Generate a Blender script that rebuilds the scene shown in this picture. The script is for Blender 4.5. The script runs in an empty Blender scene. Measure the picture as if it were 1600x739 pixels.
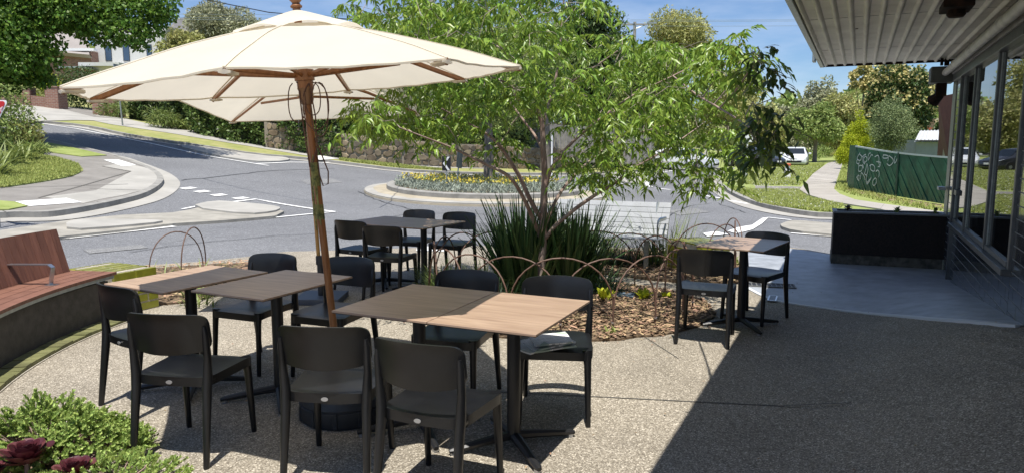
import bpy, bmesh, math, random
import numpy as np
from mathutils import Vector, Matrix, geometry
R = math.radians
rnd = random.Random(7)
sc = bpy.context.scene
COL = sc.collection

# ------------------------------------------------------------ camera, world, sun
F = 1111.0; PITCH = math.atan(144.5/F); EYE = 1.612
cd = bpy.data.cameras.new('camera'); cam = bpy.data.objects.new('camera', cd); COL.objects.link(cam)
cam.location = (0, 0, EYE); cam.rotation_euler = (R(90)-PITCH, 0, 0)
cd.sensor_width = 36; cd.lens = 36*F/1600; cd.clip_end = 2000; cd.clip_start = .05
sc.camera = cam
SUN_TRAVEL = Vector((.03, .30, -1.0)).normalized()
sl = bpy.data.lights.new('sun', 'SUN'); sl.energy = 5.0; sl.angle = R(.53); sl.color = (1, .955, .88)
so = bpy.data.objects.new('sun', sl); COL.objects.link(so)
so.rotation_euler = SUN_TRAVEL.to_track_quat('-Z', 'Y').to_euler(); so.location = (0, -5, 30)
W = bpy.data.worlds.new('World'); sc.world = W; W.use_nodes = True
nt = W.node_tree; bg = nt.nodes['Background']
sky = nt.nodes.new('ShaderNodeTexSky'); sky.sky_type = 'NISHITA'; sky.sun_disc = False
sky.sun_elevation = R(73.2); sky.sun_rotation = R(180+6); sky.air_density = 1.0; sky.dust_density = .25; sky.ozone_density = 1.5
tc = nt.nodes.new('ShaderNodeTexCoord'); mp = nt.nodes.new('ShaderNodeMapping')
mp.inputs['Scale'].default_value = (1.2, 1.2, 5.5); mp.inputs['Rotation'].default_value = (0, R(8), 0)
nz = nt.nodes.new('ShaderNodeTexNoise'); nz.inputs['Scale'].default_value = 2.1; nz.inputs['Detail'].default_value = 7; nz.inputs['Roughness'].default_value = .6
rp = nt.nodes.new('ShaderNodeValToRGB'); rp.color_ramp.elements[0].position = .42; rp.color_ramp.elements[1].position = .78
mx = nt.nodes.new('ShaderNodeMix'); mx.data_type = 'RGBA'; mx.inputs[7].default_value = (12, 13, 15, 1)
mu = nt.nodes.new('ShaderNodeMath'); mu.operation = 'MULTIPLY'; mu.inputs[1].default_value = .55
nt.links.new(tc.outputs['Generated'], mp.inputs[0]); nt.links.new(mp.outputs[0], nz.inputs[0]); nt.links.new(nz.outputs[0], rp.inputs[0])
nt.links.new(rp.outputs[0], mu.inputs[0]); nt.links.new(mu.outputs[0], mx.inputs[0]); tint = nt.nodes.new('ShaderNodeMix'); tint.data_type = 'RGBA'; tint.blend_type = 'MULTIPLY'; tint.inputs[0].default_value = 1; tint.inputs[7].default_value = (1.08, 1.31, 1.66, 1)
nt.links.new(sky.outputs[0], tint.inputs[6]); nt.links.new(tint.outputs[2], mx.inputs[6]); nt.links.new(mx.outputs[2], bg.inputs[0])
bg.inputs[1].default_value = .056
sc.view_settings.view_transform = 'Standard'; sc.view_settings.look = 'None'; sc.view_settings.exposure = 0.45; sc.view_settings.gamma = 1
sc.render.engine = 'CYCLES'
sc.cycles.transparent_max_bounces = 12

# ------------------------------------------------------------ terrain and photo-ray helpers
CP, SP = math.cos(PITCH), math.sin(PITCH)
def T(x, y):
    w = -x+.45*y-14
    if w > 60: return .127*(60+.35*(w-60))
    return .254*math.log(1+math.exp(w/2))
def _ray(px, py):
    u = (px-800)/F; v = (369.5-py)/F
    return u, CP+v*SP, -SP+v*CP
def at(px, py, z=0.0):
    u, fw, up = _ray(px, py); t = (z-EYE)/up
    return (u*t, fw*t)
def atY(px, py, Y):
    u, fw, up = _ray(px, py); t = Y/fw
    return Vector((u*t, Y, EYE+up*t))
def G(px, py, off=0.0):
    u, fw, up = _ray(px, py); t = 3.0
    while t < 160:
        if EYE+up*t < T(u*t, fw*t)+off: break
        t += .04
    return (u*t, fw*t)
def PG(pts, off=0.0): return [G(x, y, off) for x, y in pts]

# ------------------------------------------------------------ object bookkeeping
def tag(o, label=None, cat=None, group=None, kind=None):
    if label: o['label'] = label
    if cat: o['category'] = cat
    if group: o['group'] = group
    if kind: o['kind'] = kind
    return o
def thing(name, loc, label, cat, rz=0.0, group=None):
    o = bpy.data.objects.new(name, None); COL.objects.link(o); o.empty_display_size = .1
    o.location = loc; o.rotation_euler = (0, 0, rz)
    return tag(o, label, cat, group)
def link(name, me, mat, parent=None, kind=None):
    o = bpy.data.objects.new(name, me); COL.objects.link(o)
    if mat and not me.materials: me.materials.append(mat)
    if parent: o.parent = parent
    if kind: o['kind'] = kind
    return o
KIDS = {}
def kids(o):
    return [c for c in COL.objects if c.parent == o]
def copy_tree(o, children):
    c = o.copy(); COL.objects.link(c)
    for ch, subs in children:
        d = ch.copy(); COL.objects.link(d); d.parent = c
        for s in subs:
            e = s.copy(); COL.objects.link(e); e.parent = d
    return c
def tree_of(o): return [(ch, kids(ch)) for ch in kids(o)]

class MB:
    def __init__(s): s.v = []; s.f = []
    def quad(s, *p):
        n = len(s.v); s.v += [tuple(q) for q in p]; s.f.append(tuple(range(n, n+len(p)))); return s
    def box(s, c, h, rz=0.0, m=None):
        n = len(s.v); ca, sa = math.cos(rz), math.sin(rz)
        for dz in (-1, 1):
            for dx, dy in ((-1, -1), (1, -1), (1, 1), (-1, 1)):
                x, y, z = dx*h[0], dy*h[1], dz*h[2]
                p = Vector((x*ca-y*sa, x*sa+y*ca, z))
                if m: p = m @ p
                s.v.append((c[0]+p.x, c[1]+p.y, c[2]+p.z))
        for q in ((0, 3, 2, 1), (4, 5, 6, 7), (0, 1, 5, 4), (1, 2, 6, 5), (2, 3, 7, 6), (3, 0, 4, 7)): s.f.append(tuple(n+i for i in q))
        return s
    def hexa(s, p):
        n = len(s.v); s.v += [tuple(q) for q in p]
        for q in ((0, 3, 2, 1), (4, 5, 6, 7), (0, 1, 5, 4), (1, 2, 6, 5), (2, 3, 7, 6), (3, 0, 4, 7)): s.f.append(tuple(n+i for i in q))
        return s
    def tube(s, pts, rad, n=8, cap=True, sq=None):
        pts = [Vector(p) for p in pts]
        if not hasattr(rad, '__len__'): rad = [rad]*len(pts)
        base = len(s.v); prev = None
        for i, p in enumerate(pts):
            t = (pts[min(i+1, len(pts)-1)]-pts[max(i-1, 0)]).normalized()
            if prev is None:
                a = Vector((1, 0, 0)) if abs(t.x) < .8 else Vector((0, 1, 0))
                u = (a-t*a.dot(t)).normalized()
            else:
                u = (prev-t*prev.dot(t)).normalized()
            prev = u; w = t.cross(u)
            for k in range(n):
                a = 2*math.pi*(k+.5)/n
                r = rad[i]
                if sq: q = p+u*(math.cos(a)*r*sq[0])+w*(math.sin(a)*r*sq[1])
                else: q = p+u*(math.cos(a)*r)+w*(math.sin(a)*r)
                s.v.append(tuple(q))
        for i in range(len(pts)-1):
            for k in range(n):
                a = base+i*n+k; b = base+i*n+(k+1) % n
                s.f.append((a, b, b+n, a+n))
        if cap:
            s.f.append(tuple(base+k for k in range(n))[::-1]); e = base+(len(pts)-1)*n
            s.f.append(tuple(e+k for k in range(n)))
        return s
    def lathe(s, prof, n=16, c=(0, 0, 0), cap=True):
        base = len(s.v)
        for r, z in prof:
            for k in range(n):
                a = 2*math.pi*k/n; s.v.append((c[0]+r*math.cos(a), c[1]+r*math.sin(a), c[2]+z))
        for i in range(len(prof)-1):
            for k in range(n):
                a = base+i*n+k; b = base+i*n+(k+1) % n; s.f.append((a, b, b+n, a+n))
        if cap:
            s.f.append(tuple(base+k for k in range(n))[::-1]); e = base+(len(prof)-1)*n; s.f.append(tuple(e+k for k in range(n)))
        return s
    def prism(s, poly, z0, z1, zf=None):
        n = len(poly); b = len(s.v)
        for x, y in poly: s.v.append((x, y, z0))
        for x, y in poly: s.v.append((x, y, z1))
        s.f.append(tuple(range(b, b+n))[::-1]); s.f.append(tuple(range(b+n, b+2*n)))
        for i in range(n): j = (i+1) % n; s.f.append((b+i, b+j, b+n+j, b+n+i))
        return s
    def plate(s, W, H, r, fn, nx=12, ny=8, th=.02):
        """rounded-corner plate, W,H half sizes; fn(x,y,k) -> 3D point, k=0 front 1 back"""
        base = len(s.v)
        for k in (0, 1):
            for j in range(ny+1):
                for i in range(nx+1):
                    x = (2*i/nx-1)*W; y = (2*j/ny-1)*H
                    dx = abs(x)-(W-r); dy = abs(y)-(H-r)
                    if dx > 0 and dy > 0:
                        l = math.hypot(dx, dy); m = max(dx, dy)/l
                        x = math.copysign(W-r+dx*m, x); y = math.copysign(H-r+dy*m, y)
                    s.v.append(tuple(fn(x, y, k)))
        m = (nx+1)*(ny+1); w = nx+1
        for j in range(ny):
            for i in range(nx):
                a = base+j*w+i
                s.f.append((a, a+1, a+w+1, a+w)); a += m; s.f.append((a, a+w, a+w+1, a+1))
        ring = [(i, 0) for i in range(nx)]+[(nx, j) for j in range(ny)]+[(i, ny) for i in range(nx, 0, -1)]+[(0, j) for j in range(ny, 0, -1)]
        for q in range(len(ring)):
            a = base+ring[q][1]*w+ring[q][0]; t = ring[(q+1) % len(ring)]; b = base+t[1]*w+t[0]
            s.f.append((b, a, a+m, b+m))
        return s
    def mesh(s, name, smooth=None):
        me = bpy.data.meshes.new(name); me.from_pydata(s.v, [], s.f); me.update()
        if smooth is not None:
            me.polygons.foreach_set('use_smooth', [True]*len(me.polygons))
            if smooth < 179: me.set_sharp_from_angle(angle=R(smooth))
        return me
    def build(s, name, mat, parent=None, smooth=None, bevel=0, kind=None):
        o = link(name, s.mesh(name, smooth), mat, parent, kind)
        if bevel:
            b = o.modifiers.new('edge', 'BEVEL'); b.width = bevel; b.segments = 2; b.limit_method = 'ANGLE'
        return o

# ------------------------------------------------------------ materials
MATS = {}
def mat(name, col, rough=.6, spec=.5, metal=0, var=0, vscale=5, bump=0, bscale=40, col2=None, isl=0, detail=4, stretch=None, coat=0, trans=0, thr=(.35, .65)):
    if name in MATS: return MATS[name]
    m = bpy.data.materials.new(name); m.use_nodes = True; t = m.node_tree; b = t.nodes['Principled BSDF']
    b.inputs['Roughness'].default_value = rough; b.inputs['Metallic'].default_value = metal; b.inputs['Specular IOR Level'].default_value = spec
    b.inputs['Coat Weight'].default_value = coat; b.inputs['Coat Roughness'].default_value = .08
    b.inputs['Base Color'].default_value = (*col, 1)
    L = t.links; N = t.nodes
    tcn = N.new('ShaderNodeTexCoord'); mpn = N.new('ShaderNodeMapping'); L.new(tcn.outputs['Object'], mpn.inputs[0])
    if stretch: mpn.inputs['Scale'].default_value = stretch
    src = None
    if col2 or var:
        c2 = col2 or tuple(c*(1-var) for c in col)
        n = N.new('ShaderNodeTexNoise'); n.inputs['Scale'].default_value = vscale; n.inputs['Detail'].default_value = detail; n.inputs['Roughness'].default_value = .62
        L.new(mpn.outputs[0], n.inputs[0])
        r = N.new('ShaderNodeValToRGB'); r.color_ramp.elements[0].position = thr[0]; r.color_ramp.elements[1].position = thr[1]
        r.color_ramp.elements[0].color = (*c2, 1); r.color_ramp.elements[1].color = (*col, 1)
        L.new(n.outputs[0], r.inputs[0]); src = r.outputs[0]
    if isl:
        g = N.new('ShaderNodeNewGeometry'); h = N.new('ShaderNodeHueSaturation')
        a = N.new('ShaderNodeMapRange'); a.inputs['To Min'].default_value = 1-isl; a.inputs['To Max'].default_value = 1+isl
        L.new(g.outputs['Random Per Island'], a.inputs[0]); L.new(a.outputs[0], h.inputs['Value'])
        a2 = N.new('ShaderNodeMapRange'); a2.inputs['To Min'].default_value = .5-isl*.05; a2.inputs['To Max'].default_value = .5+isl*.05
        mm = N.new('ShaderNodeMath'); mm.operation = 'FRACT'; m7 = N.new('ShaderNodeMath'); m7.operation = 'MULTIPLY'; m7.inputs[1].default_value = 17.3
        L.new(g.outputs['Random Per Island'], m7.inputs[0]); L.new(m7.outputs[0], mm.inputs[0]); L.new(mm.outputs[0], a2.inputs[0]); L.new(a2.outputs[0], h.inputs['Hue'])
        if src: L.new(src, h.inputs['Color'])
        else: h.inputs['Color'].default_value = (*col, 1)
        src = h.outputs[0]
    if src: L.new(src, b.inputs['Base Color'])
    if bump:
        n = N.new('ShaderNodeTexNoise'); n.inputs['Scale'].default_value = bscale; n.inputs['Detail'].default_value = 5
        L.new(mpn.outputs[0], n.inputs[0]); bp = N.new('ShaderNodeBump'); bp.inputs['Strength'].default_value = bump; bp.inputs['Distance'].default_value = .01
        L.new(n.outputs[0], bp.inputs['Height']); L.new(bp.outputs[0], b.inputs['Normal'])
    if trans:
        out = N['Material Output']; tr = N.new('ShaderNodeBsdfTranslucent'); ms = N.new('ShaderNodeMixShader'); ms.inputs[0].default_value = trans
        if src: L.new(src, tr.inputs[0])
        else: tr.inputs[0].default_value = (*col, 1)
        L.new(b.outputs[0], ms.inputs[1]); L.new(tr.outputs[0], ms.inputs[2]); L.new(ms.outputs[0], out.inputs[0])
    m.diffuse_color = (*col, 1)
    MATS[name] = m; return m
def wood_grain(name, c1, c2, scale=(1, 14, 14), sc_=6, rough=.45, rand=0.0, spec=.4):
    m = bpy.data.materials.new(name); m.use_nodes = True; t = m.node_tree; b = t.nodes['Principled BSDF']; N = t.nodes; L = t.links
    b.inputs['Roughness'].default_value = rough; b.inputs['Specular IOR Level'].default_value = spec
    tcn = N.new('ShaderNodeTexCoord'); mpn = N.new('ShaderNodeMapping'); mpn.inputs['Scale'].default_value = scale
    oi = N.new('ShaderNodeObjectInfo'); ad = N.new('ShaderNodeVectorMath'); ad.operation = 'ADD'
    sv = N.new('ShaderNodeVectorMath'); sv.operation = 'SCALE'; sv.inputs['Scale'].default_value = 13
    cb = N.new('ShaderNodeCombineXYZ'); L.new(oi.outputs['Random'], cb.inputs[0]); L.new(oi.outputs['Random'], cb.inputs[1]); L.new(cb.outputs[0], sv.inputs[0])
    L.new(tcn.outputs['Object'], ad.inputs[0]); L.new(sv.outputs[0], ad.inputs[1]); L.new(ad.outputs[0], mpn.inputs[0])
    n = N.new('ShaderNodeTexNoise'); n.inputs['Scale'].default_value = sc_; n.inputs['Detail'].default_value = 6; n.inputs['Distortion'].default_value = .6
    L.new(mpn.outputs[0], n.inputs[0]); r = N.new('ShaderNodeValToRGB'); r.color_ramp.elements[0].position = .3; r.color_ramp.elements[1].position = .7
    r.color_ramp.elements[0].color = (*c1, 1); r.color_ramp.elements[1].color = (*c2, 1); L.new(n.outputs[0], r.inputs[0])
    h = N.new('ShaderNodeHueSaturation'); a = N.new('ShaderNodeMapRange'); a.inputs['To Min'].default_value = 1-rand; a.inputs['To Max'].default_value = 1+rand
    L.new(oi.outputs['Random'], a.inputs[0]); L.new(a.outputs[0], h.inputs['Value']); L.new(r.outputs[0], h.inputs['Color']); L.new(h.outputs[0], b.inputs['Base Color'])
    bp = N.new('ShaderNodeBump'); bp.inputs['Strength'].default_value = .12; bp.inputs['Distance'].default_value = .003; L.new(n.outputs[0], bp.inputs['Height']); L.new(bp.outputs[0], b.inputs['Normal'])
    MATS[name] = m; return m
def objrand(name, cols, rough=.6, bump=.2, bscale=60, spec=.5, coat=0, vs=8, vamt=.25):
    """a material whose colour differs from object to object (bricks, stones, tiles)"""
    m = bpy.data.materials.new(name); m.use_nodes = True; t = m.node_tree; b = t.nodes['Principled BSDF']; N = t.nodes; L = t.links
    b.inputs['Roughness'].default_value = rough; b.inputs['Specular IOR Level'].default_value = spec; b.inputs['Coat Weight'].default_value = coat; b.inputs['Coat Roughness'].default_value = .06
    oi = N.new('ShaderNodeObjectInfo'); r = N.new('ShaderNodeValToRGB'); cr = r.color_ramp
    while len(cr.elements) < len(cols): cr.elements.new(.5)
    for i, c in enumerate(cols): cr.elements[i].position = i/(max(1, len(cols)-1)); cr.elements[i].color = (*c, 1)
    L.new(oi.outputs['Random'], r.inputs[0])
    g = N.new('ShaderNodeNewGeometry')
    n = N.new('ShaderNodeTexNoise'); n.inputs['Scale'].default_value = vs; n.inputs['Detail'].default_value = 5; L.new(g.outputs['Position'], n.inputs[0])
    h = N.new('ShaderNodeHueSaturation'); a = N.new('ShaderNodeMapRange'); a.inputs['From Min'].default_value = .3; a.inputs['From Max'].default_value = .7; a.inputs['To Min'].default_value = 1-vamt; a.inputs['To Max'].default_value = 1+vamt
    L.new(n.outputs[0], a.inputs[0]); L.new(a.outputs[0], h.inputs['Value']); L.new(r.outputs[0], h.inputs['Color']); L.new(h.outputs[0], b.inputs['Base Color'])
    if bump:
        n2 = N.new('ShaderNodeTexNoise'); n2.inputs['Scale'].default_value = bscale; L.new(g.outputs['Position'], n2.inputs[0])
        bp = N.new('ShaderNodeBump'); bp.inputs['Strength'].default_value = bump; bp.inputs['Distance'].default_value = .006; L.new(n2.outputs[0], bp.inputs['Height']); L.new(bp.outputs[0], b.inputs['Normal'])
    MATS[name] = m; return m
def aggregate(name, base, pale, dark, scale=95, big=1.0, bump=.5, rough=.8):
    """exposed aggregate: pebbles of several colours in a sandy matrix"""
    m = bpy.data.materials.new(name); m.use_nodes = True; t = m.node_tree; b = t.nodes['Principled BSDF']; N = t.nodes; L = t.links
    b.inputs['Roughness'].default_value = rough; b.inputs['Specular IOR Level'].default_value = .35
    tcn = N.new('ShaderNodeTexCoord')
    v = N.new('ShaderNodeTexVoronoi'); v.inputs['Scale'].default_value = scale; L.new(tcn.outputs['Object'], v.inputs['Vector'])
    sp = N.new('ShaderNodeSeparateColor'); L.new(v.outputs['Color'], sp.inputs[0])
    r = N.new('ShaderNodeValToRGB'); cr = r.color_ramp; cr.interpolation = 'CONSTANT'
    cr.elements[0].position = 0; cr.elements[0].color = (*dark, 1); cr.elements[1].position = .22; cr.elements[1].color = (*base, 1)
    e = cr.elements.new(.62); e.color = (*[c*.78 for c in base], 1); e = cr.elements.new(.78); e.color = (*pale, 1); e = cr.elements.new(.93); e.color = (*[min(.75, c*1.45) for c in pale], 1)
    L.new(sp.outputs[0], r.inputs[0])
    n = N.new('ShaderNodeTexNoise'); n.inputs['Scale'].default_value = 1.3*big; n.inputs['Detail'].default_value = 6; L.new(tcn.outputs['Object'], n.inputs[0])
    a = N.new('ShaderNodeMapRange'); a.inputs['From Min'].default_value = .3; a.inputs['From Max'].default_value = .7; a.inputs['To Min'].default_value = .86; a.inputs['To Max'].default_value = 1.12
    L.new(n.outputs[0], a.inputs[0]); h = N.new('ShaderNodeHueSaturation'); L.new(a.outputs[0], h.inputs['Value']); L.new(r.outputs[0], h.inputs['Color']); L.new(h.outputs[0], b.inputs['Base Color'])
    n3 = N.new('ShaderNodeTexNoise'); n3.inputs['Scale'].default_value = 4.2*big; n3.inputs['Detail'].default_value = 8; n3.inputs['Roughness'].default_value = .7; n3.inputs['Distortion'].default_value = 1.2; L.new(tcn.outputs['Object'], n3.inputs[0])
    a3 = N.new('ShaderNodeMapRange'); a3.inputs['From Min'].default_value = .56; a3.inputs['From Max'].default_value = .70; a3.inputs['To Min'].default_value = 1.0; a3.inputs['To Max'].default_value = .78; L.new(n3.outputs[0], a3.inputs[0])
    m3 = N.new('ShaderNodeMath'); m3.operation = 'MULTIPLY'; L.new(a.outputs[0], m3.inputs[0]); L.new(a3.outputs[0], m3.inputs[1]); L.new(m3.outputs[0], h.inputs['Value'])
    bp = N.new('ShaderNodeBump'); bp.inputs['Strength'].default_value = bump; bp.inputs['Distance'].default_value = .004; bp.invert = True
    L.new(v.outputs['Distance'], bp.inputs['Height']); L.new(bp.outputs[0], b.inputs['Normal'])
    MATS[name] = m; return m

M_asphalt = aggregate('asphalt', (.165, .168, .175), (.20, .203, .21), (.13, .132, .138), scale=70, big=.25, bump=.3, rough=.85)
M_agg = aggregate('exposed_aggregate', (.275, .242, .19), (.40, .36, .295), (.15, .13, .10), scale=150, bump=.35)
M_conc = mat('concrete', (.40, .385, .35), .85, .3, var=.22, vscale=1.2, bump=.25, bscale=60, detail=8)
M_conc_old = mat('weathered_concrete', (.36, .34, .295), .9, .3, var=.3, vscale=2.5, bump=.35, bscale=45, detail=9)
M_kerb = mat('kerb_concrete', (.33, .32, .295), .9, .3, var=.35, vscale=3, bump=.3, bscale=40, detail=8)
M_path_dark = mat('old_footpath', (.25, .235, .215), .9, .3, var=.25, vscale=1.5, bump=.3, bscale=50, detail=8)
M_slab_cool = mat('trowelled_concrete', (.37, .395, .43), .45, .5, var=.38, vscale=4.5, bump=.12, bscale=20, detail=10)
M_white = mat('road_paint', (.78, .78, .76), .7, .4, var=.25, vscale=9, detail=9, thr=(.3, .5))
M_lawn = mat('lawn', (.30, .34, .12), .9, .2, col2=(.20, .25, .065), vscale=2.5, bump=.8, bscale=60, detail=9)
M_dry = mat('dry_lawn', (.34, .32, .14), .9, .2, col2=(.22, .25, .075), vscale=1.6, bump=.8, bscale=60, detail=9)
M_blade = mat('grass_blades', (.34, .38, .115), .7, .3, isl=.35, trans=.3)
M_soil = mat('mulch_soil', (.23, .165, .105), .95, .2, col2=(.06, .042, .03), vscale=26, bump=1, bscale=50, detail=8)
M_chip = mat('bark_chips', (.33, .225, .14), .85, .2, isl=.5)
M_plastic = mat('black_plastic', (.0105, .011, .0122), .34, .45, var=.35, vscale=7, bump=.05, bscale=400)
M_blackmetal = mat('black_powdercoat', (.013, .013, .014), .42, .5)
M_badge = mat('oval_badge', (.42, .42, .42), .35, .5, metal=.6)
M_top = wood_grain('walnut_laminate', (.30, .20, .14), (.46, .33, .235), scale=(.9, 11, 11), sc_=3.2, rough=.34, rand=.06)
M_topedge = mat('laminate_edge', (.01, .01, .01), .4)
M_canvas = mat('cream_canvas', (.82, .765, .64), .85, .2, var=.07, vscale=2.2, bump=.5, bscale=4.5, trans=.42)
M_teak = wood_grain('varnished_pole', (.20, .078, .028), (.33, .15, .058), scale=(8, 8, 1), sc_=5, rough=.35)
M_teak2 = wood_grain('yellow_pole', (.42, .21, .06), (.52, .29, .09), scale=(8, 8, 1), sc_=5, rough=.4)
M_rope = mat('dark_rope', (.10, .05, .035), .8)
M_rope2 = mat('green_yellow_rope', (.30, .30, .10), .8, col2=(.07, .09, .03), vscale=40, detail=2)
M_basegrey = mat('umbrella_base_plastic', (.03, .033, .038), .5, .5, var=.3, vscale=15)
M_slat = wood_grain('hardwood_board', (.115, .045, .03), (.19, .082, .054), scale=(10, 10, 1.2), sc_=4, rough=.6, rand=.16)
M_seat = wood_grain('hardwood_seat_board', (.15, .066, .043), (.235, .115, .078), scale=(1.2, 10, 10), sc_=4, rough=.6, rand=.12)
M_steel = mat('brushed_steel', (.50, .52, .55), .28, .5, metal=.9)
M_galv = mat('galvanised_steel', (.42, .45, .44), .45, .5, metal=.6, var=.25, vscale=20)
M_basedark = mat('dark_render', (.085, .077, .070), .8, .3, var=.35, vscale=12, bump=.3, bscale=90)
M_rust = mat('rusty_rod', (.085, .048, .035), .6, .4, col2=(.15, .085, .06), vscale=30)
M_glaze = objrand('green_glazed_brick', [(.17, .175, .018), (.23, .23, .024), (.20, .205, .022)], .3, .05, 60, .4, coat=.25, vs=14, vamt=.15)
M_mossbrick = objrand('olive_brick', [(.12, .125, .045), (.17, .17, .07), (.10, .10, .04)], .7, .4, 70)
M_mortar = mat('mortar', (.44, .40, .33), .95, .2, var=.3, vscale=25, bump=.4, bscale=90)
M_silver = objrand('grey_painted_slat', [(.33, .345, .365), (.40, .415, .435), (.36, .375, .395)], .5, .1, 50, .5, vs=5, vamt=.1)
M_tile = objrand('dark_glazed_tile', [(.04, .047, .056), (.058, .066, .076), (.048, .056, .066)], .13, .04, 30, .6, coat=.5, vs=6, vamt=.3)
M_grout = mat('tile_grout', (.24, .25, .26), .9)
M_alu = mat('aluminium_frame', (.13, .135, .14), .4, .5, metal=.55, var=.25, vscale=12)
M_paintwall = mat('painted_fascia', (.33, .325, .31), .7, .3, var=.3, vscale=3, bump=.2, bscale=30)
M_awn = mat('awning_sheet', (.80, .775, .70), .6, .4, col2=(.62, .59, .52), vscale=2.2, detail=9, bump=.08, bscale=14)
M_pvc = mat('downpipe', (.62, .60, .55), .5, .4, var=.25, vscale=6)
M_rustdark = mat('rusted_iron', (.04, .022, .015), .9, .2, col2=(.012, .01, .01), vscale=14)
M_planter = mat('dark_planter_render', (.028, .019, .017), .75, .4, col2=(.012, .010, .010), vscale=40, bump=.4, bscale=120)
M_planter2 = mat('planter_capping', (.20, .21, .22), .5, .4)
M_green = objrand('green_painted_board', [(.020, .095, .050), (.030, .125, .068), (.016, .078, .043)], .55, .3, 40, .4, vs=3, vamt=.35)
M_greenpost = mat('green_painted_post', (.011, .055, .036), .6, var=.3, vscale=8)
M_chalk = mat('white_spray_paint', (.58, .64, .60), .8)
M_brick = objrand('red_brown_brick', [(.17, .085, .055), (.25, .13, .085), (.21, .11, .075)], .85, .3)
M_leaf_a = mat('peach_leaf', (.235, .35, .05), .36, .5, isl=.38, trans=.38)
M_leaf_maple = mat('maple_leaf', (.12, .22, .03), .5, .4, isl=.4, trans=.3)
M_leaf_dark = mat('dark_leaf', (.07, .115, .03), .5, .4, isl=.45, trans=.2)
M_leaf_hedge = mat('hedge_leaf', (.11, .17, .04), .5, .4, isl=.55, trans=.2)
M_leaf_mid = mat('mid_green_leaf', (.27, .34, .105), .55, .3, isl=.4, trans=.25)
M_leaf_gum = mat('gum_leaf', (.40, .40, .15), .55, .3, isl=.4, trans=.25)
M_leaf_olive = mat('olive_leaf', (.33, .34, .21), .55, .3, isl=.4, trans=.2)
M_leaf_lime = mat('lime_leaf', (.42, .48, .03), .6, .3, isl=.25, trans=.3)
M_leaf_cyp = mat('cypress_leaf', (.23, .29, .125), .6, .3, isl=.35, trans=.15)
M_flower_cream = mat('cream_flower', (.66, .58, .26), .7, isl=.25, trans=.3)
M_flower_yel = mat('yellow_flower', (.58, .47, .06), .6, isl=.25)
M_leaf_silver = mat('silver_leaf', (.30, .34, .27), .7, isl=.3, trans=.1)
M_blade_dk = mat('strap_leaf', (.055, .11, .035), .4, .5, isl=.45, trans=.15)
M_blade_lt = mat('pale_strap_leaf', (.20, .26, .07), .45, .5, isl=.35, trans=.25)
M_juniper = mat('feathery_leaf', (.33, .43, .12), .6, .3, isl=.38, trans=.25)
M_aeon = objrand('purple_rosette_leaf', [(.055, .012, .018), (.095, .022, .03), (.13, .04, .045)], .38, .1, 40, .5, vs=30, vamt=.2)
M_bark = mat('reddish_bark', (.25, .165, .135), .85, .2, col2=(.40, .31, .26), vscale=9, bump=.6, bscale=40, stretch=(1, 1, .3))
M_bark_g = mat('grey_bark', (.24, .21, .18), .9, .2, col2=(.11, .095, .08), vscale=6, bump=.6, bscale=20, stretch=(1, 1, .3))
M_stone = objrand('bluestone_rubble', [(.14, .11, .08), (.27, .20, .12), (.19, .15, .11), (.33, .26, .17), (.10, .09, .08), (.24, .17, .10)], .85, .5, 12, .3, vs=3, vamt=.3)
M_dark = mat('dark_void', (.01, .01, .011), .6)
M_room = mat('room_wall', (.06, .065, .07), .9, var=.3, vscale=2)
M_carw = mat('white_car_paint', (.72, .74, .77), .2, .5, coat=.8)
M_card = mat('dark_car_paint', (.03, .032, .037), .2, .5, coat=.8)
M_glassdark = mat('car_glass', (.02, .025, .03), .06, .6)
M_rubber = mat('rubber', (.015, .015, .015), .8)
M_lamp = mat('headlamp_lens', (.55, .58, .6), .1, .6)
M_red = mat('red_paint', (.52, .022, .022), .4, .5)
M_signwhite = mat('white_sign_face', (.80, .80, .80), .45)
M_signblack = mat('black_sign_face', (.012, .012, .014), .45)
M_polec = mat('concrete_pole', (.36, .34, .30), .85, var=.2, vscale=6)
M_roof = mat('slate_grey_roof', (.17, .165, .165), .85, var=.35, vscale=1.3, bump=.8, bscale=6)
M_roof2 = mat('pinkish_roof', (.30, .27, .25), .85, var=.15, vscale=.6, bump=.5, bscale=5)
M_housew = mat('pale_weatherboard', (.60, .60, .57), .7, var=.08, vscale=2)
M_housec = mat('cream_render', (.46, .42, .34), .8, var=.1, vscale=1)
M_wire = mat('cable', (.02, .02, .02), .6)
M_shedroof = mat('pale_corrugated_roof', (.52, .53, .54), .5, var=.1, vscale=3)
M_shed = mat('blue_grey_shed', (.20, .235, .25), .6, var=.15, vscale=4)
M_brickwall = mat('dark_red_wall', (.17, .062, .045), .85, var=.3, vscale=6, bump=.3, bscale=20)
M_paling = objrand('grey_paling', [(.20, .19, .18), (.27, .255, .24), (.16, .15, .145)], .85, .3, 30)
M_pane = None
def glass_mat():
    m = bpy.data.materials.new('window_glass'); m.use_nodes = True; t = m.node_tree; N = t.nodes; L = t.links
    N.remove(N['Principled BSDF']); fr = N.new('ShaderNodeFresnel'); fr.inputs[0].default_value = 2.3
    tr = N.new('ShaderNodeBsdfTransparent'); tr.inputs[0].default_value = (.55, .6, .6, 1)
    gl = N.new('ShaderNodeBsdfGlossy'); gl.inputs['Roughness'].default_value = .012; gl.inputs[0].default_value = (.92, .93, .93, 1)
    ms = N.new('ShaderNodeMixShader'); L.new(fr.outputs[0], ms.inputs[0]); L.new(tr.outputs[0], ms.inputs[1]); L.new(gl.outputs[0], ms.inputs[2]); L.new(ms.outputs[0], N['Material Output'].inputs[0])
    MATS['glass'] = m; return m
M_pane = glass_mat()
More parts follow.
